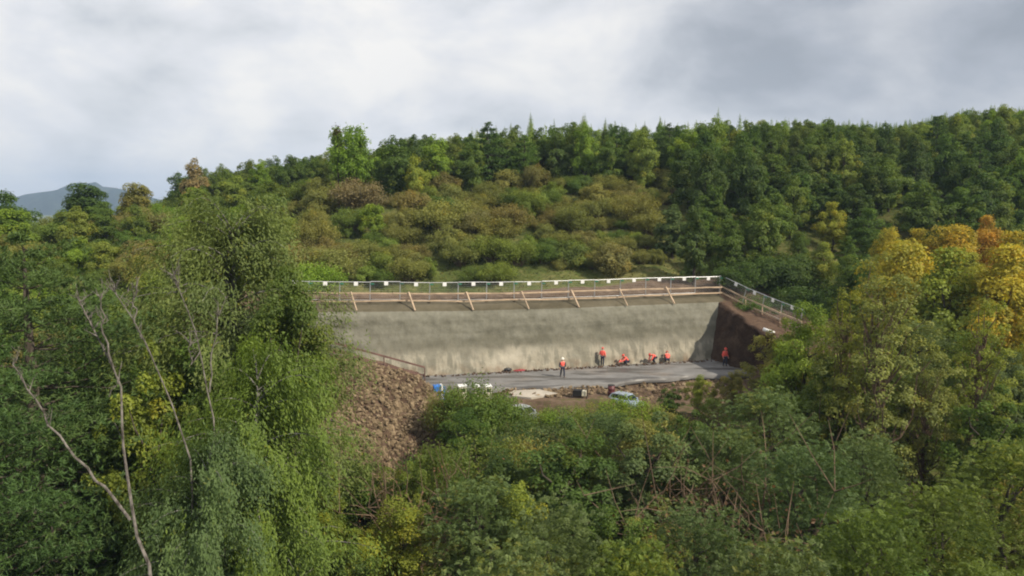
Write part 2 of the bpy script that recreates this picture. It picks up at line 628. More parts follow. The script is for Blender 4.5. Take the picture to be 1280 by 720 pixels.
def ground(x, y):
    x = np.asarray(x, float)
    y = np.asarray(y, float)
    z = ground_nat(x, y)
    z = z + fbm(x, y, 16.0, 3) * 0.35 * sst(10, 30, np.hypot(x, y)) + fbm(x, y, 4.0, 8) * 0.07
    s, b = sb(x, y)
    # terrace behind the wall
    terr = sst(-26, -20, s) * (1 - sst(S_END + 1, S_END + 5, s)) * sst(1.5, 3.4, b) * (1 - sst(7, 12, b))
    tz = FZ(s) - 1.95 + np.clip(b - 4.5, 0, 9) * 0.16 + fbm(x, y, 3.0, 5) * 0.07
    z = z * (1 - terr) + tz * terr
    # under the wall, the platform and the ramp the ground is cut away
    inside = (s > -15) & (s < S_END + 1.5)
    wz = np.interp(b - 0.75, WALL_B, WALL_Z) - 0.9
    z = np.where(inside & (b > -0.8) & (b < 5.0), np.minimum(z, np.where(b < 1.0, -0.9, wz)), z)
    edge = -5.8 + 0.4 * np.sin(s * 0.35) + 0.25 * np.sin(s * 1.1)
    cut = sst(-12.5, -9.5, s) * (1 - sst(S_END - 2.5, S_END + 1.5, s))
    flo = np.interp(b - edge, [-14, -9, -1.9, -1.0, 0.4, 12], [-2.4, -1.7, -1.3, -0.9, -0.5, -0.5])
    flo = np.maximum(flo, -0.36 - 3.0 * (1 - sst(3.5, 6.0, s) * (1 - sst(14.5, 17, s)) * sst(-5.6, -4.4, b - edge)))
    w = cut * sst(-15, -11.0, b) * (1 - sst(-0.5, 0.3, b))
    z = z * (1 - w) + flo * w
    # under the end bank the ground stays below the bank's own surface
    e = (s > S_END - 3) & (s < S_END + 13) & (b < 4.4) & (b > -16)
    z = np.where(e & (b > -0.9 - (s - S_END) * 0.0), np.minimum(z, 3.2), z)
    z = np.where(e, np.minimum(z, np.interp(b, [-16, -10, -5, 0, 4.4], [-1.6, -0.6, 0.9, 2.6, 4.6])), z)
    hp = heap(x, y)
    hw = (x > -18) & (x < -4) & (y > 47) & (y < 66)
    z = np.where(hw & (hp > z - 1.0), np.minimum(z, hp - 0.35), z)
    return z


def gz(x, y):
    return float(ground(np.array([x]), np.array([y]))[0])


def spaced(a, b, step):
    return list(np.arange(a, b, step))


xs = np.array([-4600, -3200, -2200, -1500, -1000, -700, -500, -380, -300, -240, -190, -150, -120, -100] + spaced(-84, -28, 2.0) + spaced(-28, 34, 0.55) + spaced(34, 90, 2.0) + [95, 105, 120, 140, 165, 195, 230, 270, 320, 390, 480, 620, 800, 1100, 1600, 2400, 3400, 4600], float)
ys = np.array([-600, -300, -120, -50, -20] + spaced(0, 44, 2.2) + spaced(44, 92, 0.55) + spaced(92, 130, 1.5) + [134, 139, 145, 152, 160, 170, 180, 190, 200, 215, 230, 250, 270, 295, 320, 350, 390, 440, 500, 580, 700, 850, 1050, 1300, 1700, 2300, 3100, 4000, 4800], float)
GX, GY = np.meshgrid(xs, ys)
GZ = ground(GX.ravel(), GY.ravel())
gs, gb = sb(GX.ravel(), GY.ravel())
earth = sst(-24, -18, gs) * (1 - sst(S_END + 2, S_END + 9, gs)) * sst(-22, -16, gb) * (1 - sst(8.5, 11.5, gb))
# strip of dry grass left on the lower shelf; a bare tan patch high on the slope
earth = earth * (1 - 0.46 * sst(4, 10, gs) * (1 - sst(-9.6, -8.4, gb)))
earth = np.maximum(earth, 0.62 * np.exp(-(((GX.ravel() + 21) / 4.5) ** 2 + ((GY.ravel() - 107) / 3.0) ** 2)))
earth = np.maximum(earth, 0.95 * ((GX.ravel() > -19) & (GX.ravel() < -4) & (GY.ravel() > 50) & (GY.ravel() < 67)))
nx, ny = len(xs), len(ys)
i = (np.arange(ny - 1)[:, None] * nx + np.arange(nx - 1)[None, :]).ravel()
gq = np.stack([i, i + 1, i + nx + 1, i + nx], -1)
g_o = obj('ground', mesh_np('ground', np.stack([GX.ravel(), GY.ravel(), GZ], -1), gq, attrs={'earth': earth}), M['ground'])
tag(g_o, 'wooded hillside ground with a bare brown terrace above the wall', None, kind='structure')

# far blue mountain beyond the left shoulder of the hill
mu = np.linspace(-60, 330, 90)
mk = np.linspace(0, 1, 14)
crest_v = np.interp(mu, [-60, 10, 30, 45, 70, 88, 100, 108, 120, 128, 145, 175, 210, 330], [256, 250, 243, 241, 238, 230, 227.5, 229, 227, 233, 235, 243, 252, 262])
MV = []
for k in mk:
    for u, v in zip(mu, crest_v):
        Y = 3300 + 900 * (k - 0.5) + 60 * math.sin(u * 0.07)
        top = at_y(u, v, 3300)
        prof = math.sin(math.pi * min(1, max(0, k))) ** 0.8
        z = -60 + (top[2] + 60) * prof + 9 * math.sin(u * 0.31 + k * 9) * prof * (1 - prof) * 2
        MV.append((top[0] * (Y / 3300), Y, z))
i = (np.arange(len(mk) - 1)[:, None] * len(mu) + np.arange(len(mu) - 1)[None, :]).ravel()
mo = obj('mountain', mesh_np('mountain', MV, np.stack([i, i + 1, i + len(mu) + 1, i + len(mu)], -1)), M['hill'])
tag(mo, 'far blue wooded mountain on the horizon', kind='structure')

# ------------------------------------------------------------------ platform, ramp, end bank
PS = np.linspace(-1.5, S_END + 4, 60)
V, Q = [], []
for s in PS:
    e = -5.8 + 0.4 * math.sin(s * 0.35) + 0.25 * math.sin(s * 1.1)
    for b, z in ((0.3, 0.0), (-2.0, 0.01), (-4.0, 0.0), (e + 0.2, -0.02), (e, -0.10), (e - 0.02, -0.45)):
        V.append(wp(s, b, z))
for a in range(len(PS) - 1):
    for k in range(5):
        q = a * 6 + k
        Q.append((q, q + 1, q + 7, q + 6))
po = obj('asphalt_platform', mesh_np('asphalt_platform', V, np.array(Q)), M['asphalt'])
tag(po, 'grey asphalt working platform at the foot of the concrete wall', kind='structure')

RS = np.linspace(-15, -0.8, 24)
V, Q = [], []
for s in RS:
    z = float(ramp_z(s))
    for b, dz in ((0.8, 0.02), (-1.4, 0.03), (-3.4, 0.02), (-4.2, -0.5), (-5.6, -1.6)):
        V.append(wp(s, b + (0.35 * z if b > 0 else 0), z + dz + 0.05 * math.sin(s * 2 + b * 3)))
for a in range(len(RS) - 1):
    for k in range(4):
        q = a * 5 + k
        Q.append((q, q + 1, q + 6, q + 5))
ro = obj('earth_ramp', mesh_np('earth_ramp', V, np.array(Q)), M['soil'])
tag(ro, 'earth ramp climbing along the foot of the wall', kind='structure')


def resample(P, n):
    P = np.asarray(P, float)
    d = np.concatenate([[0], np.cumsum(np.linalg.norm(np.diff(P, axis=0), axis=1))])
    t = np.linspace(0, d[-1], n)
    return np.stack([np.interp(t, d, P[:, k]) for k in range(3)], -1)


nb = 46
rows = []
T_, C_, F_ = resample(TOE, nb), resample(CREST, nb), resample(FOOT, nb)
BK = F_ + np.array([5.0, 3.0, 0.2])
for f in np.linspace(0, 1, 16):
    r = T_ * (1 - f) + C_ * f
    r[:, 2] += 0.35 * math.sin(math.pi * f)
    rows.append(r)
for f in np.linspace(0.14, 1, 8):
    rows.append(C_ * (1 - f) + F_ * f)
for f in (0.35, 1.0):
    rows.append(F_ * (1 - f) + BK * f)
BV = np.stack(rows).reshape(-1, 3)
nr = len(rows)
wgt = np.ones(len(BV))
BV[:, 0] += np.clip((np.tile(np.arange(nb), nr) - 2) / 5, 0, 1) * (fbm(BV[:, 1] * 1.3, BV[:, 2] * 2 + BV[:, 0], 3.0, 21) * 0.26 + fbm(BV[:, 1], BV[:, 2], 0.9, 23) * 0.10)
BV[:, 2] += fbm(BV[:, 1], BV[:, 0], 2.2, 22) * 0.13
i = (np.arange(nr - 1)[:, None] * nb + np.arange(nb - 1)[None, :]).ravel()
bo = obj('earth_bank', mesh_np('earth_bank', BV, np.stack([i, i + 1, i + nb + 1, i + nb], -1)), [M['soil'], M['shade_soil']])
bo.data.polygons.foreach_set('material_index', (i // nb < 14).astype(np.int32))  # face rows get the soil with shade painted in, the top plain soil
tag(bo, 'steep brown earth bank closing the end of the cut', kind='structure')

# ------------------------------------------------------------------ the sprayed concrete wall
wall = thing('retaining_wall', 'long sloping grey sprayed concrete wall behind the workers', 'wall', (0, 0, 0))


def wall_strip(name, kb, kz, mat, seed, sub):
    ss = np.linspace(-13.5, S_END + 0.4, 180)
    t = np.linspace(0, 1, sub)
    d = np.linspace(0, 1, len(kb))
    bb, zz = np.interp(t, d, kb), np.interp(t, d, kz)
    S, T = np.meshgrid(ss, np.arange(sub))
    B, Z = bb[T], zz[T].copy()
    top = np.array(FZ(S)) - 8.0
    Z = Z + top * np.clip(Z / 6.0, 0, 1) * 0.9
    B = B + fbm(S, Z * 1.4, 2.6, seed) * 0.07 + fbm(S, Z, 0.9, seed + 1) * 0.05 - 0.25 * np.sin(np.clip((S + 22) / 55, 0, 1) * math.pi) + 0.55
    P = W0[None, None, :] + TV * S[..., None] + NV * B[..., None]
    V = np.concatenate([P, Z[..., None]], -1).reshape(-1, 3)
    n = len(ss)
    i = (np.arange(sub - 1)[:, None] * n + np.arange(n - 1)[None, :]).ravel()
    return obj(name, mesh_np(name, V, np.stack([i, i + 1, i + n + 1, i + n], -1)), mat, wall)


wall_strip('face', WALL_B[:7], WALL_Z[:7], M['shotcrete'], 31, 40)
wall_strip('crest', WALL_B[6:], WALL_Z[6:], M['shotcrete_crest'], 31, 14)

# ------------------------------------------------------------------ site fence along the top
def fence_mesh_wire(w, h):
    mb = MB()
    for k in range(1, 22):
        x = -w / 2 + w * k / 22
        mb.tube([(x, 0, 0.18), (x, 0, h - 0.03)], 0.004, 3, False)
    for k in range(1, 8):
        z = 0.18 + (h - 0.2) * k / 8
        mb.tube([(-w / 2, 0.006, z), (w / 2, 0.006, z)], 0.004, 3, False)
    return mb.mesh('wire_mesh')


def ordinal(n):
    a = ['first', 'second', 'third', 'fourth', 'fifth', 'sixth', 'seventh', 'eighth', 'ninth', 'tenth', 'eleventh', 'twelfth', 'thirteenth', 'fourteenth', 'fifteenth', 'sixteenth', 'seventeenth', 'eighteenth', 'nineteenth']
    if n <= 19:
        return a[n - 1]
    if n > 100:
        return 'hundred and ' + ordinal(n - 100)
    if n == 100:
        return 'hundredth'
    tens = ['', '', 'twenty', 'thirty', 'forty', 'fifty', 'sixty', 'seventy', 'eighty', 'ninety']
    tth = ['', '', 'twentieth', 'thirtieth', 'fortieth', 'fiftieth', 'sixtieth', 'seventieth', 'eightieth', 'ninetieth']
    if n % 10 == 0:
        return tth[n // 10]
    return tens[n // 10] + '-' + a[n % 10 - 1]


FH = 1.85


def make_panel(w):
    t = thing('fence_panel', '', 'fence panel', group='mesh fence panels round the cut')
    mb = MB()
    mb.tube([(-w / 2, 0, FH), (w / 2, 0, FH)], 0.038, 6)
    mb.build('top_rail', M['steel'], t)
    mb = MB()
    mb.tube([(-w / 2 + 0.04, 0, 0.16), (w / 2 - 0.04, 0, 0.16)], 0.022, 5)
    mb.build('bottom_rail', M['steel'], t)
    mb = MB()
    mb.tube([(w / 2 - 0.02, 0, 0), (w / 2 - 0.02, 0, FH + 0.02)], 0.048, 6)
    mb.build('post', M['steel'], t)
    obj('wire_mesh', fence_mesh_wire(w, FH), M['steel'], t)
    mb = MB()
    mb.box((0.06, -0.05, FH - 0.16), (0.37, 0.02, 0.36))
    mb.build('sign_plate', M['white'], t)
    mb = MB()
    mb.box((w / 2 + 0.16, -0.03, FH - 0.16), (0.34, 0.06, 0.13))
    mb.build('clamp', M['green_plastic'], t)
    mb = MB()
    mb.box((w / 2 - 0.02, 0, 0.06), (0.24, 0.62, 0.12))
    mb.build('foot', M['rubber'], t)
    return t


def copy_tree(o, parent=None):
    c = o.copy()
    COL.objects.link(c)
    if parent is not None:
        c.parent = parent
    for ch in o.children:
        copy_tree(ch, c)
    return c


PW = 2.8
panel0 = make_panel(PW)
edges_s = [-10.7 + PW * k for k in range(16)]
n_along = 0
posts_line = []
s = S_END - PW / 2 + 0.4
along = []
while s > -14:
    along.append(s)
    s -= PW
along.sort()
first = True
RT0 = random.Random(2)
for k, s in enumerate(along):
    o = panel0 if first else copy_tree(panel0)
    first = False
    z = float(FZ(s)) - FH
    p = wp(s, 4.2, z)
    o.location = p
    sl = (float(FZ(s + 1)) - float(FZ(s - 1))) / 2
    o.rotation_euler = (RT0.uniform(-.05, .05), -math.atan(sl) + RT0.uniform(-.012, .012), math.atan2(TV[1], TV[0]) + RT0.uniform(-.02, .02))
    o.location.z += RT0.uniform(-.04, .03)
    o['label'] = f'grey wire fence panel with white plate above the wall, {ordinal(k + 1)} from the birch end'
# the returning branch down the end bank
FB = resample(FOOT[:5] + np.array([0, 0, 0.0]), 200)
seg = np.concatenate([[0], np.cumsum(np.linalg.norm(np.diff(FB, axis=0), axis=1))])
k = 0
dist = PW / 2 + 0.1
while dist + PW / 2 < seg[-1] + 1.5:
    a = np.array([np.interp(dist - PW / 2, seg, FB[:, c]) for c in range(3)])
    b = np.array([np.interp(dist + PW / 2, seg, FB[:, c]) for c in range(3)])
    d = b - a
    o = copy_tree(panel0)
    o.location = (a + b) / 2 + np.array([0, 0, 0.0])
    o.rotation_euler = Matrix.Rotation(math.atan2(d[1], d[0]), 3, 'Z').to_euler()
    o.rotation_euler = (Matrix.Rotation(math.atan2(d[1], d[0]), 3, 'Z') @ Matrix.Rotation(-math.atan2(d[2], math.hypot(d[0], d[1])), 3, 'Y')).to_euler()
    # signs face the cut
    k += 1
    o['label'] = f'shaded wire fence panel running downhill from the corner, {ordinal(k)} below the corner post'
    o['group'] = 'mesh fence panels down the end bank'
    dist += PW
cp = MB()
cp.tube([wp(S_END + 0.55, 4.25, 5.9), wp(S_END + 0.55, 4.25, 8.06)], 0.06, 8)
cpo = cp.build('corner_post', M['steel'])
tag(cpo, 'upright steel post at the corner where the fence turns downhill', 'post')

# timber guard rails in front of the fence
rnd = random.Random(5)
gr = thing('timber_guard_rail', 'pale sawn timber guard rail with raking props along the wall top', 'guard rail')
ss = np.arange(-13, S_END + 0.6, 3.55)
for lv, (off, wob) in enumerate(((-1.02, 0.05), (-1.72, 0.07))):
    jit = [rnd.uniform(-wob, wob) for _ in range(len(ss) + 1)]
    for a in range(len(ss)):
        s0, s1 = ss[a], min(ss[a] + 3.75, S_END + 0.3)
        mb = MB()
        bb = 3.45 - 0.03 * (a % 2)
        mb.bar(wp(s0, bb, float(FZ(s0)) + off + jit[a]), wp(s1, bb, float(FZ(s1)) + off + jit[a + 1] + rnd.uniform(-.03, .03)), 0.05, 0.145)
        mb.build('rail', M['timber'], gr)
for u_, strong in ((441, 0), (513, 1), (585, 1), (654, 0), (716, 1), (776, 0), (834, 1)):
    Y = 74.5
    for _ in range(6):
        p = at_y(u_, 375, Y)
        s_, b_ = sb(p[0], p[1])
        Y += (3.3 - b_) * 0.9
    mb = MB()
    w = 0.14 if strong else 0.09
    zt = float(FZ(s_))
    mb.bar(wp(s_ - 0.15, 3.36, zt - 0.85), wp(s_ + 0.28, 2.2, zt - 2.45), w, w)
    mb.build('prop', M['timber'], gr)
gr2 = thing('timber_guard_rail', 'brown timber guard rail sloping down beside the dark earth bank', 'guard rail')
F5 = FOOT[:5] + (CREST[:5] - FOOT[:5]) * 0.16
for off in (0.98, 0.32):
    for a in range(4):
        mb = MB()
        mb.bar(F5[a] + [0, 0, off], F5[a + 1] + [0, 0, off], 0.05, 0.15)
        mb.build('rail', M['timber'], gr2)
for a in range(5):
    mb = MB()
    mb.bar(F5[a] + [0.05, 0.05, -0.4], F5[a] + [0.05, 0.05, 1.1], 0.09, 0.09)
    mb.build('prop', M['timber'], gr2)
gr3 = thing('ramp_guard_rail', 'dark reddish double timber rail down the outer side of the ramp', 'guard rail')
rs = [-14.0, -10.6, -7.2, -3.8, -0.3]
for off in (1.2, 0.45):
    for a in range(4):
        mb = MB()
        mb.bar(wp(rs[a], -2.6, float(ramp_z(rs[a])) + off), wp(rs[a + 1], -2.6, float(ramp_z(rs[a + 1])) + off), 0.05, 0.16)
        mb.build('rail', M['old_timber'], gr3)
for a in range(5):
    mb = MB()
    zr = float(ramp_z(rs[a]))
    mb.bar(wp(rs[a], -2.67, zr - 0.2), wp(rs[a], -2.67, zr + 1.2), 0.09, 0.09)
    mb.build('post', M['old_timber'], gr3)

# ------------------------------------------------------------------ rubble
def ico():
    bm = bmesh.new()
    bmesh.ops.create_icosphere(bm, subdivisions=1, radius=1.0)
    V = np.array([v.co[:] for v in bm.verts])
    Fc = np.array([[v.index for v in f.verts] for f in bm.faces])
    bm.free()
    return V, Fc


IV, IF = ico()


def rocks(points, sizes, rs):
    Vs, Fs = [], []
    for k, (p, sz) in enumerate(zip(points, sizes)):
        A = rs.randn(3, 3)
        q, _ = np.linalg.qr(A)
        v = IV * (1 + 0.28 * rs.randn(len(IV), 1)) * np.array([1.0, 0.75, 0.6]) * sz
        Vs.append(v @ q.T + p)
        Fs.append(IF + k * len(IV))
    return np.concatenate(Vs), np.concatenate(Fs)


rs_ = np.random.RandomState(9)
hp_t = thing('rubble_heap', 'big heap of broken brown rock tipped beside the ramp', 'rubble heap')
hx, hy = np.meshgrid(np.linspace(-19, -4.2, 60), np.linspace(46, 66.5, 70))
hz = heap(hx, hy) + fbm(hx, hy, 2.0, 4) * 0.22
hz = np.maximum(hz, ground(hx.ravel(), hy.ravel()).reshape(hx.shape) - 0.5)
i = (np.arange(69)[:, None] * 60 + np.arange(59)[None, :]).ravel()
obj('mound', mesh_np('mound', np.stack([hx, hy, hz], -1).reshape(-1, 3), np.stack([i, i + 1, i + 61, i + 60], -1)), M['soil'], hp_t)
px = rs_.uniform(-17.5, -4.8, 12000)
py = rs_.uniform(50, 63.5, 12000)
pz = heap(px, py) + fbm(px, py, 2.0, 4) * 0.22
ok = pz > ground(px, py) - 0.2
px, py, pz = px[ok], py[ok], pz[ok]
n_small = min(5600, len(px) - 60)
P = np.stack([px, py, pz], -1)
sz = 0.08 + 0.17 * rs_.rand(n_small) ** 1.8
V, Fc = rocks(P[:n_small] + np.array([0, 0, 0.04]), sz, rs_)
ho = obj('small_rubble', mesh_np('small_rubble', V, Fc, flat=True), M['rock'], hp_t)
ho['kind'] = 'stuff'
vis = [p for p in P[n_small:] if proj(*p)[1] < 565 and 405 < proj(*p)[0] < 545][:70]
for p in vis:
    V, Fc = rocks([np.zeros(3)], [rs_.uniform(0.22, 0.38)], rs_)
    obj('rock', mesh_np('rock', V, Fc, flat=True), M['rock'], hp_t, loc=p + np.array([0, 0, 0.1]))
# stones spilling down the front of the platform
px = rs_.uniform(6, 27, 700)
ed = -5.8 + 0.4 * np.sin(px * 0.35) + 0.25 * np.sin(px * 1.1)
pb = ed - rs_.uniform(-0.1, 2.6, 700)
q = W0 + TV * px[:, None] + NV * pb[:, None]
qz = ground(q[:, 0], q[:, 1])
V, Fc = rocks(np.concatenate([q, qz[:, None] + 0.03], -1), 0.07 + 0.24 * rs_.rand(700) ** 2.5, rs_)
tag(obj('bank_rubble', mesh_np('bank_rubble', V, Fc, flat=True), M['rock']), 'loose brown stones along the front edge of the platform', kind='stuff')
# clods along the wall foot and on the terrace
px = rs_.uniform(-8, S_END - 2, 420)
q = W0 + TV * px[:, None] + NV * rs_.uniform(-0.55, 0.15, 420)[:, None]
V, Fc = rocks(np.concatenate([q, np.full((420, 1), 0.02) + np.maximum(0, ramp_z(px))[:, None]], -1), 0.05 + 0.13 * rs_.rand(420) ** 2, rs_)
tag(obj('wall_foot_debris', mesh_np('wall_foot_debris', V, Fc, flat=True), M['soil']), 'brown dirt and clods along the foot of the wall', kind='stuff')

# ------------------------------------------------------------------ workers
def skin_mesh(name, pts, edges, radii, levels=2):
    me = bpy.data.meshes.new(name + '_sk')
    me.from_pydata([tuple(p) for p in pts], edges, [])
    o = bpy.data.objects.new(name + '_sk', me)
    COL.objects.link(o)
    sk = o.modifiers.new('sk', 'SKIN')
    sk.use_smooth_shade = True
    lay = me.skin_vertices[0].data
    for q, r in enumerate(radii):
        lay[q].radius = (r, r) if not hasattr(r, '__len__') else r
    lay[0].use_root = True
    ss_ = o.modifiers.new('ss', 'SUBSURF')
    ss_.levels = levels
    dg = bpy.context.evaluated_depsgraph_get()
    dg.update()
    out = bpy.data.meshes.new_from_object(o.evaluated_get(dg))
    out.name = name
    bpy.data.objects.remove(o)
    return out


def person(loc, rz, pose, label, helmet, sleeves=None):
    t = thing('person', label, 'person', loc, rz, 'workers in orange jackets')
    J = {k: np.array(v, float) for k, v in pose.items()}
    P, E, R = [], [], []

    def add(p, r, to=None):
        P.append(np.array(p, float))
        R.append(r)
        if to is not None:
            E.append((to, len(P) - 1))
        return len(P) - 1
    hd = J['head'] - J['neck']
    hd /= np.linalg.norm(hd)
    fw = J['face'] / np.linalg.norm(J['face'])
    side = np.cross(hd, fw)
    pel = add(J['pelvis'], 0.13)
    sp_ = add(J['spine'], 0.12, pel)
    ch = add(J['chest'], 0.15, sp_)
    nk = add(J['neck'], 0.06, ch)
    h1 = add(J['head'] - hd * 0.06, (0.075, 0.085), nk)
    h2 = add(J['head'] + hd * 0.03, (0.085, 0.10), h1)
    add(J['head'] + hd * 0.10, (0.06, 0.07), h2)
    add(J['head'] - hd * 0.01 + fw * 0.115, 0.018, h2)              # nose
    for sg in (1, -1):
        add(J['head'] - hd * 0.01 + side * sg * 0.098, 0.02, h2)    # ears
    chains = {}
    for sd_ in ('l', 'r'):
        a = add(J['sh_' + sd_], 0.07, ch)
        b = add(J['el_' + sd_], 0.047, a)
        c = add(J['wr_' + sd_], 0.032, b)
        d = J['wr_' + sd_] - J['el_' + sd_]
        d /= np.linalg.norm(d)
        palm = add(J['wr_' + sd_] + d * 0.07, 0.034, c)
        sv = np.cross(d, np.array([0, -1, 0.2]))
        sv /= np.linalg.norm(sv) + 1e-6
        pv = np.cross(sv, d)
        for fk in range(4):
            ln = (0.07, 0.085, 0.08, 0.06)[fk]
            base = J['wr_' + sd_] + d * 0.105 + sv * (fk - 1.5) * 0.021
            q1 = add(base, 0.010, palm)
            q2 = add(base + d * ln * 0.55 + pv * 0.012, 0.009, q1)
            add(base + d * ln * 0.85 + pv * 0.04, 0.008, q2)
        q1 = add(J['wr_' + sd_] + d * 0.05 - sv * 0.05 + pv * 0.01, 0.011, palm)
        add(J['wr_' + sd_] + d * 0.09 - sv * 0.07 + pv * 0.025, 0.009, q1)
        a = add(J['hip_' + sd_], 0.085, pel)
        b = add(J['kn_' + sd_], 0.058, a)
        c = add(J['an_' + sd_], 0.042, b)
        add(J['toe_' + sd_], 0.035, c)
    obj('body', skin_mesh('body', P, E, R), M['skin'], t)
    # jacket
    P, E, R = [], [], []
    w = add(J['pelvis'] * 0.75 + J['spine'] * 0.25, (0.20, 0.15))
    m_ = add(J['spine'], (0.195, 0.145), w)
    c_ = add(J['chest'], (0.21, 0.15), m_)
    add(J['neck'] * 0.75 + J['chest'] * 0.25, 0.10, c_)
    if sleeves is not None:
        for sd_ in ('l', 'r'):
            add(J['sh_' + sd_], 0.092, c_)
        obj('vest', skin_mesh('vest', P, E, R), M['orange'], t)
        for sd_ in ('l', 'r'):
            P, E, R = [], [], []
            a = add(J['sh_' + sd_] + np.array([0, 0, -.02]), 0.088)
            b = add(J['el_' + sd_], 0.068, a)
            add(J['wr_' + sd_] * 0.95 + J['el_' + sd_] * 0.05, 0.052, b)
            obj('sleeve', skin_mesh('sleeve', P, E, R), sleeves, t)
    for sd_ in ('l', 'r') if sleeves is None else ():
        a = add(J['sh_' + sd_], 0.092, c_)
        b = add(J['el_' + sd_], 0.068, a)
        add(J['wr_' + sd_] * 0.95 + J['el_' + sd_] * 0.05, 0.052, b)
    if sleeves is None:
        obj('jacket', skin_mesh('jacket', P, E, R), M['orange'], t)
    # trousers
    P, E, R = [], [], []
    w = add(J['pelvis'] + np.array([0, 0, 0.02]), (0.17, 0.13))
    for sd_ in ('l', 'r'):
        a = add(J['hip_' + sd_], 0.105, w)
        k1 = add((J['hip_' + sd_] + J['kn_' + sd_]) / 2, 0.095, a)
        b = add(J['kn_' + sd_], 0.078, k1)
        add(J['an_' + sd_] * 0.95 + J['kn_' + sd_] * 0.05, 0.066, b)
    obj('trousers', skin_mesh('trousers', P, E, R), M['navy'], t)
    for sd_ in ('l', 'r'):
        P, E, R = [], [], []
        an, to = J['an_' + sd_], J['toe_' + sd_]
        back = an - (to - an) * 0.35
        q0 = add(an + np.array([0, 0, 0.06]), 0.06)
        q1 = add(np.array([an[0], an[1], an[2] - 0.02]), 0.062, q0)
        q2 = add(an * 0.45 + to * 0.55, 0.055, q1)
        add(to, 0.045, q2)
        obj('boot', skin_mesh('boot', P, E, R, 1), M['boot'], t)
    # helmet: dome with a brim
    mb = MB()
    V, Q = [], []
    nn, kk = 6, 14
    for r_ in range(nn):
        ph = r_ / (nn - 1) * math.pi / 2
        for k_ in range(kk):
            th = 2 * math.pi * k_ / kk
            V.append((0.125 * math.cos(ph) * math.cos(th), 0.145 * math.cos(ph) * math.sin(th), 0.13 * math.sin(ph)))
    for r_ in range(nn - 1):
        for k_ in range(kk):
            k2 = (k_ + 1) % kk
            Q.append((r_ * kk + k_, r_ * kk + k2, (r_ + 1) * kk + k2, (r_ + 1) * kk + k_))
    n0 = len(V)
    for k_ in range(kk):
        th = 2 * math.pi * k_ / kk
        fr = 0.05 if math.sin(th) < -0.3 else 0.015
        V.append(((0.13 + fr) * math.cos(th), (0.15 + fr) * math.sin(th), -0.008))
    for k_ in range(kk):
        k2 = (k_ + 1) % kk
        Q.append((n0 + k_, n0 + k2, k2, k_))
    Rm = np.stack([np.cross(-fw, hd), -fw - hd * np.dot(-fw, hd), hd], -1)
    Rm[:, 0] /= np.linalg.norm(Rm[:, 0])
    Rm[:, 1] /= np.linalg.norm(Rm[:, 1])
    V = np.array(V) @ Rm.T + J['head'] + hd * 0.045
    obj('helmet', mesh_np('helmet', V, np.array(Q)), helmet, t)
    return t


def pose_stand(stride=0.0, arm=0.0):
    return dict(pelvis=(0, 0, .95), spine=(0, 0, 1.14), chest=(0, .01, 1.36), neck=(0, 0, 1.53), head=(0, -.03, 1.68), face=(0, -1, -.1),
                sh_l=(.19, 0, 1.43), el_l=(.27, .05, 1.14), wr_l=(.27, -.10 - arm, .92 + arm), sh_r=(-.19, 0, 1.43), el_r=(-.27, .04, 1.14), wr_r=(-.26, -.08, .90),
                hip_l=(.10, 0, .90), kn_l=(.11, -.05 - stride, .50), an_l=(.11, -stride * 1.1, .09), toe_l=(.13, -.17 - stride * 1.1, .045),
                hip_r=(-.10, 0, .90), kn_r=(-.11, -.02 + stride * .5, .50), an_r=(-.11, .04 + stride * 1.4, .10), toe_r=(-.13, -.12 + stride * 1.3, .045))


def pose_squat(reach=0.25):
    return dict(pelvis=(0, .22, .38), spine=(0, .14, .54), chest=(0, -.04, .72), neck=(0, -.16, .84), head=(0, -.25, .95), face=(0, -1, -.6),
                sh_l=(.19, -.06, .77), el_l=(.26, -.28, .58), wr_l=(.16, -.40 - reach, .36), sh_r=(-.19, -.06, .77), el_r=(-.27, -.26, .56), wr_r=(-.14, -.42 - reach, .30),
                hip_l=(.11, .20, .37), kn_l=(.20, -.22, .50), an_l=(.16, .06, .10), toe_l=(.18, -.14, .045),
                hip_r=(-.11, .20, .37), kn_r=(-.20, -.20, .48), an_r=(-.16, .08, .10), toe_r=(-.18, -.13, .045))


def pose_bend():
    return dict(pelvis=(0, .18, .62), spine=(0, .06, .76), chest=(0, -.16, .86), neck=(0, -.32, .90), head=(0, -.45, .92), face=(0, -.8, -.9),
                sh_l=(.19, -.20, .86), el_l=(.25, -.34, .60), wr_l=(.18, -.48, .36), sh_r=(-.19, -.20, .86), el_r=(-.26, -.32, .60), wr_r=(-.16, -.50, .34),
                hip_l=(.11, .17, .60), kn_l=(.14, -.10, .42), an_l=(.14, .10, .10), toe_l=(.16, -.08, .045),
                hip_r=(-.11, .17, .60), kn_r=(-.14, -.06, .42), an_r=(-.14, .16, .10), toe_r=(-.16, -.03, .045))


def foot(u, v):
    p = on_z(u, v + 0.8, 0.015)
    return (p[0], p[1], 0.012)


person(foot(703, 470.5), math.radians(12), pose_stand(0.16), 'person in an orange vest and navy sleeves walking across the asphalt', M['helmet_white'], M['navy'])
person(foot(753, 456.5), math.radians(160), pose_stand(0.03, .25), 'person in an orange jacket standing upright against the concrete wall', M['helmet_red'])
person(foot(782, 455.5), math.radians(-70), pose_squat(), 'person in orange crouching by the wall, nearest the upright worker', M['helmet_red'])
person(foot(817, 453.5), math.radians(-62), pose_bend(), 'person in orange and navy bending over, middle of the three low workers', M['helmet_red'])
person(foot(834, 452.3), math.radians(178), pose_squat(0.1), 'person in orange squatting with back turned, closest to the shadowed corner', M['helmet_red'])
pr = on_z(906, 458, 0.0)
person((pr[0], pr[1], 0.012), math.radians(20), pose_stand(0.05), 'person in an orange jacket standing before the dark earth bank', M['helmet_red'])

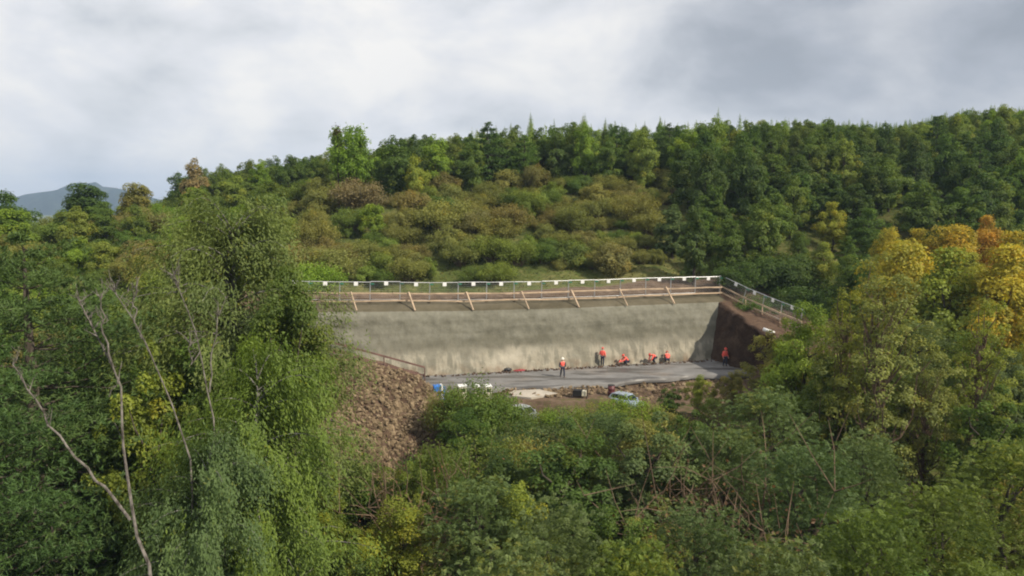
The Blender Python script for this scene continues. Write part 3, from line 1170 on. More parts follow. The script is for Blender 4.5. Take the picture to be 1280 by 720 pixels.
# ------------------------------------------------------------------ vehicles and site gear
def make_car(label, paint, loc, rz):
    t = thing('parked_car', label, 'car', loc, rz, 'cars parked below the platform')
    L, Wd = 3.9, 1.66
    # lower body: loft of half-profiles along x
    st = [(-L / 2, .42, .70, .80), (-L / 2 + .12, .26, .86, .92), (-1.3, .22, .94, 1.0), (-.4, .22, .96, 1.0), (.6, .22, .94, 1.0), (1.25, .22, .84, .98), (L / 2 - .18, .26, .72, .92), (L / 2, .40, .60, .78)]
    V, Q = [], []
    for (x, z0, z1, k) in st:
        w = Wd / 2 * k
        zm = (z0 + z1) / 2
        ring = [(-w * .92, z0), (-w, zm - .05), (-w * .985, z1 - .08), (-w * .9, z1), (w * .9, z1), (w * .985, z1 - .08), (w, zm - .05), (w * .92, z0)]
        V += [(x, y, z) for y, z in ring]
    n = len(st)
    for a in range(n - 1):
        for b in range(8):
            Q.append((a * 8 + b, a * 8 + (b + 1) % 8, (a + 1) * 8 + (b + 1) % 8, (a + 1) * 8 + b))
    Q += [(0, 1, 2, 3), (0, 3, 4, 7), (4, 5, 6, 7)]
    e = (n - 1) * 8
    Q += [(e + 3, e + 2, e + 1, e), (e + 7, e + 4, e + 3, e), (e + 7, e + 6, e + 5, e + 4)]
    body = obj('body', mesh_np('body', V, np.array(Q)), paint, t)
    # cabin
    cab = [(-1.80, .93, .70), (-1.45, 1.38, .60), (-.3, 1.47, .60), (.35, 1.42, .60), (1.02, .92, .70)]
    V = [(x, sgn * w, z) for sgn in (-1, 1) for (x, z, w) in cab]
    Q = [(0, 1, 2, 3), (5, 8, 7, 6)]
    T = [(0, 3, 4), (5, 9, 8)]
    for a in range(4):
        Q.append((a, a + 5, a + 6, a + 1))
    mb = MB()
    mb.add(V, Q, T)
    mb.build('roof', paint, t)
    # windows proud of the cabin
    for sgn in (-1, 1):
        for (xa, xb, xc, xd) in ((-1.55, -1.32, -.50, -.50), (-.42, -.42, .28, .80)):
            V = []
            for x, z in ((xa, 1.0), (xb, 1.34), (xc, 1.38), (xd, 1.0)):
                w = .70 - (z - .93) / .5 * .10
                V.append((x, sgn * (w + .012), z))
            V2 = [(x, y - sgn * .03, z) for x, y, z in V]
            mb = MB()
            mb.add(V + V2, [(0, 1, 2, 3) if sgn < 0 else (3, 2, 1, 0), (0, 4, 5, 1), (1, 5, 6, 2), (2, 6, 7, 3), (3, 7, 4, 0)])
            mb.build('window', M['glass'], t)
    for nm, (xa, za, xb, zb), off in (('windscreen', (.42, 1.37, .95, .98), .018), ('rear_window', (-1.50, 1.33, -1.74, 1.01), -.018)):
        V = [(xa + off, -.53, za), (xa + off, .53, za), (xb + off, .60, zb), (xb + off, -.60, zb)]
        mb = MB()
        mb.add(V + [(x - off * 2, y, z - .01) for x, y, z in V], [(0, 1, 2, 3), (3, 2, 1, 0), (0, 4, 5, 1), (2, 6, 7, 3)])
        mb.build(nm, M['glass'], t)
    for x in (-1.22, 1.22):
        for sgn in (-1, 1):
            mb = MB()
            mb.tube([(x, sgn * .62, .30), (x, sgn * .80, .30)], [.30, .30], 18)
            wo = mb.build('wheel', M['rubber'], t)
            mb = MB()
            mb.tube([(x, sgn * .79, .30), (x, sgn * .812, .30)], [.19, .17], 14)
            mb.build('rim', M['steel'], wo)
    for sgn in (-1, 1):
        mb = MB()
        mb.box((L / 2 - .08, sgn * .56, .62), (.14, .30, .14))
        mb.build('headlight', M['lamp'], t)
        mb = MB()
        mb.box((-L / 2 + .07, sgn * .62, .74), (.10, .16, .24))
        mb.build('tail_light', M['red_sheet'], t)
        mb = MB()
        mb.box((.72, sgn * .86, .98), (.12, .16, .12))
        mb.build('mirror', paint, t)
    return t


def on_ground(u, v, Y):
    p = at_y(u, v, Y)
    return p[0], p[1], gz(p[0], p[1])


x, y, z = on_ground(783, 500, 62.0)
make_car('pale blue hatchback parked below the platform, roof and windows showing over bushes', M['car_blue'], (x, y, z - 0.02), math.radians(-46)).scale = (.80, .80, .80)
x, y, z = on_ground(654, 508, 60.0)
make_car('silver car almost hidden behind bushes below the pale slab', M['car_silver'], (x, y, z - 0.15), math.radians(-35)).scale = (.86, .86, .86)

# portable generator
x, y, z = on_ground(724, 494, 62.5)
t = thing('generator', 'small black portable generator with a cream end standing on the lower shelf', 'generator', (x, y, z + 0.02), math.radians(-12))
mb = MB(); mb.box((-.12, 0, .42), (.72, .58, .50)); mb.build('engine', M['black_paint'], t)
mb = MB(); mb.box((.42, 0, .40), (.34, .56, .44)); mb.build('tank', M['cream'], t)
mb = MB()
for sy in (-.34, .34):
    mb.tube([(-.58, sy, .02), (-.58, sy, .78), (.66, sy, .78), (.66, sy, .02)], .028, 6)
for sx in (-.58, .66):
    mb.tube([(sx, -.34, .74), (sx, .34, .74)], .028, 6)
    mb.tube([(sx, -.34, .05), (sx, .34, .05)], .028, 6)
mb.build('frame', M['black_paint'], t)
mb = MB(); mb.tube([(-.52, -.1, .70), (-.52, -.1, .95)], .04, 8); mb.build('exhaust', M['steel'], t)
# maroon drum beside the car
x, y, z = on_ground(764, 496, 63.2)
t = thing('oil_drum', 'dark maroon drum standing beside the pale blue hatchback', 'drum', (x, y, z))
mb = MB(); mb.tube([(0, 0, 0), (0, 0, .28), (0, 0, .30), (0, 0, .32), (0, 0, .58), (0, 0, .60), (0, 0, .62), (0, 0, .90)], [.29, .29, .305, .29, .29, .305, .29, .29], 20); mb.build('shell', M['maroon'], t, False)
mb = MB(); mb.tube([(0, 0, .90), (0, 0, .925)], [.30, .295], 20); mb.build('lid', M['black_paint'], t)
# blue site box with a white panel
x, y, z = on_ground(548, 491, 62.5)
t = thing('tool_box', 'bright blue site box with a white end beside the rubble heap', 'box', (x, y, z), math.radians(20))
zt = at_y(548, 481, 62.5)[2] - z
mb = MB(); mb.box((-.12, 0, zt / 2), (.62, .6, zt)); mb.build('body', M['blue_paint'], t)
mb = MB(); mb.box((.26, 0, zt / 2), (.13, .62, zt + .02)); mb.build('end_panel', M['white'], t)
mb = MB(); mb.box((.44, .02, zt / 2 - .08), (.22, .5, zt - .2)); mb.build('door', M['blue_paint'], t)
# white stillages half hidden behind the hedge
def stillage(u, w, label, Y=63.0):
    x, y, z = on_ground(u, 486, Y)
    zt = at_y(u, 482.5, Y)[2] - z
    t = thing('site_container', label, 'container', (x, y, z), math.radians(12), 'white containers behind the hedge')
    mb = MB(); mb.box((0, 0, zt / 2), (w, .8, zt)); mb.build('shell', M['cream'], t)
    mb = MB(); mb.box((0, -.41, zt - .28), (w * .62, .03, .30)); mb.build('window', M['black_paint'], t)
    mb = MB(); mb.box((0, 0, zt + .03), (w + .1, .9, .06)); mb.build('lid', M['white'], t)
stillage(578, .62, 'white container with a dark opening, closest to the blue box')
stillage(596, .34, 'narrow white container between its two neighbours behind the hedge')
stillage(610, .5, 'white container behind the hedge, next to the pale slab')
# pale slab
V = [on_z(632, 494, -.2), on_z(664, 497, -.2), on_z(697, 491.5, -.2), on_z(674, 486.5, -.2), on_z(642, 488, -.2)]
zs = -0.2
mb = MB()
V = np.array([(v[0], v[1], zs) for v in V])
n = len(V)
top = V.copy()
bot = V.copy(); bot[:, 2] -= 0.32
c = top.mean(0)[None]
mb.add(np.concatenate([top, bot, c]), [(k, (k + 1) % n, (k + 1) % n + n, k + n)[::-1] for k in range(n)], [(k, 2 * n, (k + 1) % n)[::-1] for k in range(n)])
tag(mb.build('concrete_slab', M['concrete']), 'flat pale concrete slab lying in front of the asphalt', 'slab')
mb = MB()
a, b = on_z(622, 490.5, -.1), on_z(641, 493, -.1)
mb.bar(a, b, .24, .12)
tag(mb.build('timber_beam', M['old_timber']), 'dark timber beam lying across the end of the pale slab', 'beam')
# red sheet and dark tool bag at the wall foot
x, y, z = on_z(650, 463.5, 0)
mb = MB()
nu = 14
V, Q = [], []
for a in range(nu):
    for b in range(6):
        fx, fy = a / (nu - 1) - .5, b / 5 - .5
        V.append((fx * 1.2, fy * .5, max(0.012, .14 * (1 - (2 * fx) ** 2) * (1 - (2 * fy) ** 2) + .05 * math.sin(a * 1.9 + b))))
for a in range(nu - 1):
    for b in range(5):
        q = a * 6 + b
        Q.append((q, q + 6, q + 7, q + 1))
ro_ = obj('tarpaulin', mesh_np('tarpaulin', V, np.array(Q)), M['red_sheet'], None, (x, y, 0.01))
ro_.rotation_euler = (0, 0, 0.25)
tag(ro_, 'crumpled red tarpaulin lying on the asphalt near the wall foot', 'tarpaulin')
t = thing('tool_bag', 'low black tool bag lying beside the red tarpaulin', 'bag', (x - 1.15, y - .25, 0.01), 0.3)
mb = MB(); mb.tube([(-.38, 0, .15), (-.3, 0, .16), (0, 0, .17), (.3, 0, .16), (.38, 0, .15)], [.07, .14, .16, .14, .07], 10); mb.build('bag_body', M['black_paint'], t, False)
mb = MB(); mb.tube([(-.16, 0, .28), (-.12, 0, .40), (.12, 0, .40), (.16, 0, .28)], .018, 6); mb.build('handle', M['black_paint'], t, False)
# white plastic pipe lying on the bank
a, b = at_y(954, 413, 68.8), at_y(968, 418, 68.2)
mb = MB(); mb.tube([a + [0, 0, .12], b + [0, 0, .12]], .16, 10)
tag(mb.build('plastic_pipe', M['white'], None, False), 'short white plastic pipe lying on the brown bank by the bushes', 'pipe')

# ------------------------------------------------------------------ trees: shape library
class Leaves:
    def __init__(self):
        self.V, self.var, self.aut, self.n = [], [], [], 0

    def add(self, P, nrm, tan, L, Wd, var, aut):
        """Rhombic leaves at P, tangent tan, normal nrm."""
        tan = tan - nrm * (tan * nrm).sum(1, keepdims=True)
        tan /= np.linalg.norm(tan, axis=1, keepdims=True) + 1e-9
        bi = np.cross(nrm, tan)
        L = np.broadcast_to(L, (len(P),))[:, None] / 2
        Wd = np.broadcast_to(Wd, (len(P),))[:, None] / 2
        q = np.stack([P - tan * L, P + bi * Wd - nrm * Wd * .3, P + tan * L, P - bi * Wd - nrm * Wd * .3], 1)
        self.V.append(q.reshape(-1, 3))
        self.var.append(np.repeat(var, 4))
        self.aut.append(np.repeat(aut, 4))
        self.n += len(P)

    def mesh(self, name):
        q = np.arange(self.n * 4).reshape(-1, 4)
        return mesh_np(name, np.concatenate(self.V), q, True, {'var': np.clip(np.concatenate(self.var), 0, 1), 'aut': np.clip(np.concatenate(self.aut), 0, 1)})


def unit(v):
    return v / (np.linalg.norm(v, axis=-1, keepdims=True) + 1e-9)


def limb_path(a, b, rs, n=5, sag=0.0):
    t = np.linspace(0, 1, n)[:, None]
    a, b = np.asarray(a), np.asarray(b)
    p = a + (b - a) * t
    L = np.linalg.norm(b - a)
    p[1:-1] += rs.randn(n - 2, 3) * L * 0.05
    p[:, 2] += np.sin(t[:, 0] * math.pi) * L * sag
    return p


def leafy(seed, h, R, nclump, nleaf, lL, lW, zlow=0.3, flat=0.75, cr=(0.2, 0.34), autf=0.1, wood=True, nlimb=16, top=0.8, trunk_r=None, ndir=0.36, droop=0.0, shape=1.0, loose=1.0):
    """A broadleaved tree or bush: limbs reach out to leaf clumps set inside an uneven crown."""
    rs = np.random.RandomState(seed)
    C = []
    zc, zr = h * (1 + zlow) / 2, h * (1 - zlow) / 2
    lump = rs.rand(5) * 6.28
    while len(C) < nclump:
        d = unit(rs.randn(3))
        r = rs.rand() ** 0.45
        az_ = math.atan2(d[1], d[0])
        rr = R * (0.82 + 0.16 * math.sin(2 * az_ + lump[0]) + 0.12 * math.sin(3 * az_ + lump[1]))
        zz = d[2] * r
        taper = 1.0 - max(0, zz) * (1 - top) * shape
        p = np.array([d[0] * r * rr * taper, d[1] * r * rr * taper, zc + zz * zr])
        C.append(p)
    C = np.array(C)
    crr = R * rs.uniform(cr[0], cr[1], nclump)
    L = Leaves()
    w = crr ** 2
    ci = rs.choice(nclump, nleaf, p=w / w.sum())
    d = unit(rs.randn(nleaf, 3))
    d[:, 2] += 0.25
    d = unit(d)
    rad = 1 - np.abs(rs.randn(nleaf)) * 0.24 + (rs.rand(nleaf) < 0.10) * rs.rand(nleaf) * 0.5 * loose
    off = d * (rad * crr[ci])[:, None]
    off[:, 2] *= flat
    if droop:
        off[:, 2] -= droop * crr[ci] * (off[:, 0] ** 2 + off[:, 1] ** 2) / (crr[ci] ** 2 + 1e-6)
    P = C[ci] + off
    cen = np.array([0, 0, zc * 0.8])
    nrm = unit(d * ndir + unit(P - cen) * 0.35 + np.array([0, 0, 0.4]) + rs.randn(nleaf, 3) * 0.33)
    tan = unit(rs.randn(nleaf, 3) + np.array([0, 0, -0.4]) + d * 0.6)
    cvar = rs.rand(nclump)
    var = 0.66 * cvar[ci] + 0.34 * rs.rand(nleaf)
    caut = (rs.rand(nclump) < autf) * rs.uniform(0.4, 1.0, nclump)
    aut = caut[ci] * (rs.rand(nleaf) < 0.8) + (rs.rand(nleaf) < autf * 0.3) * 0.8
    sc = rs.uniform(0.7, 1.3, nleaf)
    L.add(P, nrm, tan, lL * sc, lW * sc, var, aut)
    crown = L.mesh('crown')
    mb = MB()
    tr = trunk_r or 0.022 * h + 0.03
    if wood:
        tz = h * (0.80 if zlow > .05 else 0.5)
        tp = np.array([[0, 0, -0.5], [0, 0, 0.0], [0.02 * h * rs.randn(), 0.02 * h * rs.randn(), tz * .4], [0.03 * h * rs.randn(), 0.03 * h * rs.randn(), tz * .75], [0.03 * h * rs.randn(), 0.03 * h * rs.randn(), tz]])
        mb.tube(tp, [tr * 1.25, tr, tr * .75, tr * .5, tr * .15], 7, False)
        for k in rs.permutation(nclump)[:min(nclump, nlimb)]:
            z0 = max(h * 0.08, min(C[k][2] * rs.uniform(.45, .8), tz * .92))
            f = z0 / tz
            base = np.array([np.interp(z0, tp[:, 2], tp[:, 0]), np.interp(z0, tp[:, 2], tp[:, 1]), z0])
            mb.tube(limb_path(base, C[k] + rs.randn(3) * .1, rs, 5, -0.05), np.array([.42, .32, .22, .14, .05]) * tr, 5, False)
    return crown, (mb.mesh('trunk', False) if wood else None)


def stems(seed, h, R, n, nleaf, lL, lW, autf=0.1, up=1.0):
    """A many-stemmed thicket with fine leaf sprays along arching stems."""
    rs = np.random.RandomState(seed)
    L = Leaves()
    mb = MB()
    per = nleaf // n
    for k in range(n):
        az_ = rs.rand() * 6.28
        r = R * rs.uniform(.35, 1.0)
        top = np.array([math.cos(az_) * r, math.sin(az_) * r, h * rs.uniform(.55, 1.0) * (1 - .35 * (r / R) ** 2)])
        b0 = np.array([math.cos(az_) * r * .15, math.sin(az_) * r * .15, -.2])
        m1 = b0 * .45 + top * .55 + np.array([0, 0, h * .16 * up])
        t = np.linspace(0, 1, 7)[:, None]
        p = (1 - t) ** 2 * b0 + 2 * t * (1 - t) * m1 + t ** 2 * top
        mb.tube(p, np.linspace(.03, .006, 7), 4, False)
        tt = rs.uniform(.25, 1.05, per) ** .7
        tt = np.clip(tt, 0, 1)[:, None]
        q = (1 - tt) ** 2 * b0 + 2 * tt * (1 - tt) * m1 + tt ** 2 * top
        spread = R * .17 * (1.15 - .6 * tt)
        dd = rs.randn(per, 3)
        P = q + dd * spread * np.array([1, 1, .8])
        P[:, 2] = np.maximum(P[:, 2], .05)
        nrm = unit(unit(dd) * .6 + np.array([0, 0, .5]) + rs.randn(per, 3) * .5)
        tan = unit(rs.randn(per, 3) + (top - b0)[None] / np.linalg.norm(top - b0) * .8)
        v0 = rs.rand()
        a0 = (rs.rand() < autf) * rs.uniform(.4, 1)
        sc = rs.uniform(.7, 1.3, per)
        L.add(P, nrm, tan, lL * sc, lW * sc, .5 * v0 + .5 * rs.rand(per), a0 * (rs.rand(per) < .8))
    return L.mesh('crown'), mb.mesh('trunk', False)


def locust(seed, h, R, nclump, nfrond, fl=0.42, autf=0.05, zlow=0.3):
    """Feathery pinnate fronds laid in drooping tiers."""
    rs = np.random.RandomState(seed)
    C = []
    for k in range(nclump):
        f = rs.rand() ** .8
        z = h * (zlow + (1 - zlow) * f)
        rr = R * (1 - .70 * f ** 2.0) * rs.rand() ** .42
        a = rs.rand() * 6.28
        C.append((rr * math.cos(a), rr * math.sin(a), z - .10 * rr))
    C = np.array(C)
    cr_ = R * rs.uniform(.13, .27, nclump)
    ci = rs.choice(nclump, nfrond, p=cr_ ** 2 / (cr_ ** 2).sum())
    d = rs.randn(nfrond, 3)
    B = C[ci] + d * (cr_[ci] * .62)[:, None] * np.array([1, 1, .55])
    outc = unit((B - np.array([0, 0, h * .35])) * np.array([1, 1, .6]))
    out = unit(outc * .55 + rs.randn(nfrond, 3) * .55 + np.array([0, 0, .22]))
    L = Leaves()
    cvar = rs.rand(nclump)
    v0 = .5 * cvar[ci] + .3 * rs.rand(nfrond)
    ca = ((rs.rand(nclump) < autf) * rs.uniform(.4, 1, nclump))[ci]
    npair = 5
    fs = fl * rs.uniform(.7, 1.3, nfrond)
    up = unit(np.array([0, 0, 1.0]) + rs.randn(nfrond, 3) * .3)
    side = unit(np.cross(out, up))
    nr = np.cross(side, out)
    for j in range(npair):
        t = (j + .5) / npair
        c = B + out * (fs * t)[:, None] - np.array([0, 0, 1.0]) * (fs * t * t * .55)[:, None]
        lw = fs * .42 * (1 - .45 * abs(t - .45))
        for sg in (-1, 1):
            tan = side * sg + out * .35 - np.array([0, 0, .25])
            nn = unit(nr + side * sg * .25 + rs.randn(nfrond, 3) * .2)
            L.add(c + unit(tan) * (lw * .5)[:, None], nn, unit(tan), lw, fs * .17, v0 + .2 * rs.rand(nfrond), ca)
    mb = MB()
    tr = .02 * h + .03
    tp = np.array([[0, 0, -.5], [.01 * h * rs.randn(), .01 * h * rs.randn(), h * .3], [.03 * h * rs.randn(), .03 * h * rs.randn(), h * .6], [.04 * h * rs.randn(), .04 * h * rs.randn(), h * .85]])
    mb.tube(tp, [tr, tr * .8, tr * .5, tr * .15], 7, False)
    for k in rs.permutation(nclump)[:18]:
        z0 = min(C[k][2] * rs.uniform(.5, .8), h * .8)
        base = np.array([np.interp(z0, tp[:, 2], tp[:, 0]), np.interp(z0, tp[:, 2], tp[:, 1]), z0])
        mb.tube(limb_path(base, C[k], rs, 5, -.06), np.array([.4, .3, .2, .12, .05]) * tr, 5, False)
    return L.mesh('crown'), mb.mesh('trunk', False)


def birch(seed, h, R, nbranch, nstrand, per, lL=0.10, lW=0.075):
    """Fine leaves on strands hanging from arching branches."""
    rs = np.random.RandomState(seed)
    mb = MB()
    tr = .017 * h + .02
    tp = np.array([[0, 0, -.5], [.02 * h, -.01 * h, h * .3], [-.015 * h, .01 * h, h * .6], [.01 * h, 0, h * .80], [0.02 * h, 0, h * .90]])
    mb.tube(tp, [tr * 1.1, tr * .85, tr * .55, tr * .28, tr * .08], 7, False)
    L = Leaves()
    bv = []
    for k in range(nbranch):
        f = (k + rs.rand()) / nbranch
        z0 = h * (.16 + .78 * f)
        a = rs.rand() * 6.28
        reach = R * (1.02 - .55 * f ** 3.5) * rs.uniform(.45, 1.1)
        base = np.array([np.interp(z0, tp[:, 2], tp[:, 0]), np.interp(z0, tp[:, 2], tp[:, 1]), z0])
        rise = h * rs.uniform(.05, .13) * (1 - .3 * f)
        m1 = base + np.array([math.cos(a) * reach * .55, math.sin(a) * reach * .55, rise * 1.4])
        end = base + np.array([math.cos(a) * reach, math.sin(a) * reach, rise * .7])
        t = np.linspace(0, 1, 7)[:, None]
        p = (1 - t) ** 2 * base + 2 * t * (1 - t) * m1 + t ** 2 * end
        mb.tube(p, tr * .26 * (1 - .6 * f) * np.linspace(1, .12, 7), 5, False)
        bv.append((base, m1, end, rs.rand()))
    bi = rs.randint(0, nbranch, nstrand)
    t = rs.uniform(.06, 1.0, nstrand)[:, None] ** .75
    B0 = np.array([b[0] for b in bv])[bi]
    B1 = np.array([b[1] for b in bv])[bi]
    B2 = np.array([b[2] for b in bv])[bi]
    vv = np.array([b[3] for b in bv])[bi]
    st = (1 - t) ** 2 * B0 + 2 * t * (1 - t) * B1 + t ** 2 * B2 + rs.randn(nstrand, 3) * R * .06
    ln = rs.uniform(.35, 1.0, nstrand) * h * .105
    outd = unit((B2 - B0) * np.array([1, 1, 0]) + rs.randn(nstrand, 3) * .6)
    sv_ = rs.rand(nstrand)
    for j in range(per):
        q = (j + rs.rand(nstrand)) / per
        P = st + outd * (ln * .25 * np.sin(q * 1.6))[:, None] - np.array([0, 0, 1.0]) * (ln * q ** 1.25)[:, None] + rs.randn(nstrand, 3) * .06
        nrm = unit(outd * .6 + rs.randn(nstrand, 3) * .32 + np.array([0, 0, .55]))
        tan = unit(np.array([0, 0, -1.0]) + rs.randn(nstrand, 3) * .42 + outd * .2)
        au = (rs.rand(nstrand) < .012) * 1.0
        L.add(P, nrm, tan, lL * rs.uniform(.7, 1.4, nstrand), lW * rs.uniform(.7, 1.3, nstrand), .45 * vv + .43 * sv_ + .12 * rs.rand(nstrand), au)
    return L.mesh('crown'), mb.mesh('trunk', False)


def pine(seed, h, R, whorls, tufts, per=9, nl=0.26, nw=0.035, zlow=.2, pw=1.3, clumpy=.22):
    """Layered boughs carrying tufts of needles."""
    rs = np.random.RandomState(seed)
    mb = MB()
    tr = .018 * h + .03
    mb.tube(np.array([[0, 0, -.5], [0, 0, h * .4], [.01 * h, 0, h * .75], [0, 0, h * .98]]), [tr * 1.2, tr * .8, tr * .45, tr * .08], 7, False)
    Bs, Es, Vv = [], [], []
    for k in range(whorls):
        f = (k + .5) / whorls
        z = h * (zlow + (1 - zlow) * f)
        rr = R * (1 - f ** pw) * 1.0 + .12 * R * (1 - f)
        nb_ = max(4, int(7 - 2 * f))
        a0 = rs.rand() * 6.28
        for j in range(nb_):
            a = a0 + 6.28 * j / nb_ + rs.uniform(-.3, .3)
            r = rr * rs.uniform(.6, 1.1)
            e = np.array([math.cos(a) * r, math.sin(a) * r, z + r * (.02 + .45 * f * f) + rs.uniform(-.03, .03) * h])
            b = np.array([0, 0, z])
            Bs.append(b); Es.append(e); Vv.append(rs.rand())
            mb.tube(limb_path(b, e, rs, 4, -.06), np.array([.32, .22, .12, .04]) * tr * (1.1 - f), 4, False)
    Bs, Es, Vv = np.array(Bs), np.array(Es), np.array(Vv)
    wt = np.linalg.norm(Es - Bs, axis=1)
    bi = rs.choice(len(Bs), tufts, p=wt / wt.sum())
    t = rs.uniform(.25, 1.03, tufts)[:, None] ** .7
    ln = wt[bi][:, None]
    C = Bs[bi] + (Es - Bs)[bi] * t + rs.randn(tufts, 3) * ln * clumpy * np.array([1, 1, .35]) * (1.1 - .5 * t)
    outd = unit((Es - Bs)[bi])
    L = Leaves()
    for j in range(per):
        tan = unit(outd * .6 + rs.randn(tufts, 3) * .75 + np.array([0, 0, .35]))
        nrm = unit(rs.randn(tufts, 3) * .7 + np.array([0, 0, .6]))
        L.add(C + tan * nl * .4, nrm, tan, nl * rs.uniform(.8, 1.2, tufts), nw, .5 * Vv[bi] + .5 * rs.rand(tufts), np.zeros(tufts))
    return L.mesh('crown'), mb.mesh('trunk', False)


def larch(seed, h, R, n, lL=.5, lW=.2):
    rs = np.random.RandomState(seed)
    L = Leaves()
    f = 1 - np.sqrt(rs.rand(n)) * .96
    lev = np.round(f * 18) / 18 + rs.randn(n) * .024
    z = h * (.10 + .9 * lev)
    a = rs.rand(n) * 6.28
    arm = .75 + .35 * np.sin(a * 5 + np.round(f * 16) * 2.1)
    r = R * np.clip(1 - lev, 0.015, 1) ** .70 * arm * rs.uniform(.25, 1.0, n) ** .55
    P = np.stack([r * np.cos(a), r * np.sin(a), z - r * .18], -1)
    outd = np.stack([np.cos(a), np.sin(a), np.zeros(n)], -1)
    nrm = unit(outd * .7 + np.array([0, 0, .5]) + rs.randn(n, 3) * .4)
    tan = unit(outd - np.array([0, 0, .45]) + rs.randn(n, 3) * .35)
    sc = rs.uniform(.6, 1.2, n) * (1 - .45 * lev)
    L.add(P, nrm, tan, lL * sc, lW * sc, rs.rand(n), np.zeros(n))
    mb = MB()
    mb.tube([[0, 0, -.5], [0, 0, h * .5], [0, 0, h * .99]], [.02 * h, .012 * h, .002 * h], 6, False)
    return L.mesh('crown'), mb.mesh('trunk', False)


def dry_bush(seed, h, R, n):
    """Leafless twiggy bush."""
    rs = np.random.RandomState(seed)
    mb = MB()
    for k in range(n):
        a = rs.rand() * 6.28
        r = R * rs.uniform(.2, 1)
        e = np.array([math.cos(a) * r, math.sin(a) * r, h * rs.uniform(.6, 1)])
        p = limb_path([0, 0, -.2], e, rs, 5, .12)
        mb.tube(p, [.03, .024, .018, .012, .005], 4, False)
        for j in range(5):
            q = p[rs.randint(2, 5)]
            mb.tube(limb_path(q, q + rs.randn(3) * R * .22 + np.array([0, 0, R * .25]), rs, 3), [.010, .007, .003], 3, False)
    L = Leaves()
    m = 500
    d = rs.randn(m, 3)
    P = d * np.array([R * .4, R * .4, h * .22]) + np.array([0, 0, h * .6])
    P[:, 2] = np.maximum(P[:, 2], .1)
    L.add(P, unit(rs.randn(m, 3)), unit(rs.randn(m, 3)), .07, .045, rs.rand(m), rs.rand(m) * .3)
    return L.mesh('crown'), mb.mesh('trunk', False)


LIB = {}


def lib(key, h, R, variants, wood, leaf='leaf'):
    LIB[key] = dict(h=[], R=R, v=variants, wood=M[wood], leaf=M[leaf])
    for c, w in variants:
        a = np.empty(len(c.vertices) * 3, np.float32)
        c.vertices.foreach_get('co', a)
        LIB[key]['h'].append(float(np.percentile(a[2::3], 98.2)))
        c.materials.append(M[leaf])
        w.materials.append(M[wood])


lib('birch', 14.0, 4.2, [birch(101, 14, 4.3, 120, 13500, 9, .145, .05)], 'birch_bark')
lib('birch2', 10.0, 3.8, [birch(102, 10, 3.8, 70, 8000, 9, .13, .046)], 'birch_bark')
lib('pine', 13.0, 4.2, [pine(111, 13, 4.3, 20, 10500, 7, .21, .034, .06, 3.2, .28)], 'bark', 'needle')
lib('locust', 9.0, 3.4, [locust(121, 9, 3.4, 110, 5200, .27, .05, .14), locust(122, 9, 3.6, 100, 5200, .28, .08, .18), locust(123, 9, 3.2, 120, 5200, .26, .05, .12)], 'bark')
lib('near_leafy', 8.5, 2.9, [leafy(131, 8.5, 2.9, 110, 24000, .14, .085, .10, cr=(.11, .21)), leafy(132, 8.5, 3.2, 100, 24000, .14, .08, .12, cr=(.11, .22)), leafy(133, 8.5, 2.6, 115, 22000, .14, .09, .08, cr=(.11, .21), autf=.04)], 'bark')
lib('maple', 14.0, 2.7, [leafy(138, 14, 2.7, 90, 22000, .15, .10, .58, cr=(.14, .27), top=.6)], 'bark')
lib('tall_yellow', 12.0, 3.2, [leafy(141, 12, 3.0, 190, 11500, .13, .075, .20, cr=(.06, .13), autf=.05, top=.45, loose=2.5, nlimb=60, trunk_r=.16), leafy(142, 12, 2.8, 170, 10500, .13, .075, .24, cr=(.06, .13), autf=.05, top=.45, loose=2.5, nlimb=55, trunk_r=.15)], 'twig')
lib('thicket', 4.0, 2.8, [stems(151, 4, 2.8, 60, 12000, .16, .07), stems(152, 4, 3.0, 70, 12000, .17, .06, .18), stems(153, 4, 2.6, 56, 11000, .15, .08, .1)], 'twig')
lib('dry', 2.6, 1.7, [dry_bush(161, 2.6, 1.7, 26), dry_bush(162, 2.6, 1.9, 30)], 'twig')
# mid-distance kinds (larger leaf sprays)
lib('broadleaf', 9.5, 3.5, [leafy(201, 9.5, 3.5, 84, 10500, .31, .19, .06, cr=(.16, .29), top=.65), leafy(202, 9.5, 3.3, 92, 10500, .30, .18, .06, cr=(.15, .27), top=.6), leafy(203, 9.5, 3.7, 80, 10500, .31, .19, .06, cr=(.16, .30), top=.65), leafy(204, 9.5, 3.1, 86, 10500, .30, .18, .05, top=.45, cr=(.16, .28)), leafy(205, 9.5, 3.5, 82, 10500, .31, .19, .05, autf=.12, cr=(.16, .29), top=.6)], 'bark')
lib('upright', 6.0, 2.0, [stems(261, 6.0, 1.9, 70, 9000, .24, .10, .03, 2.2)], 'bark')
lib('autumn', 8.0, 3.4, [leafy(211, 8, 3.4, 90, 12000, .22, .14, .05, autf=.18, cr=(.16, .29), top=.6), leafy(212, 8, 3.1, 96, 12000, .22, .14, .05, autf=.22, cr=(.15, .28), top=.55), leafy(213, 8, 3.6, 86, 12000, .22, .14, .05, autf=.12, cr=(.16, .3), top=.6)], 'bark')
lib('bush', 3.4, 2.7, [leafy(221, 3.4, 2.7, 70, 9000, .18, .10, 0.0, flat=.95, loose=2.2, cr=(.10, .30), autf=.05), leafy(222, 3.4, 2.8, 80, 9000, .18, .10, 0.0, flat=.95, loose=2.2, cr=(.09, .28), autf=.06), leafy(223, 3.2, 2.5, 76, 8600, .19, .11, 0.0, flat=.95, cr=(.14, .27), autf=.04), stems(224, 3.4, 2.7, 48, 8800, .19, .085, .04), stems(225, 3.3, 2.8, 42, 8800, .19, .085, .06, 1.5)], 'twig')
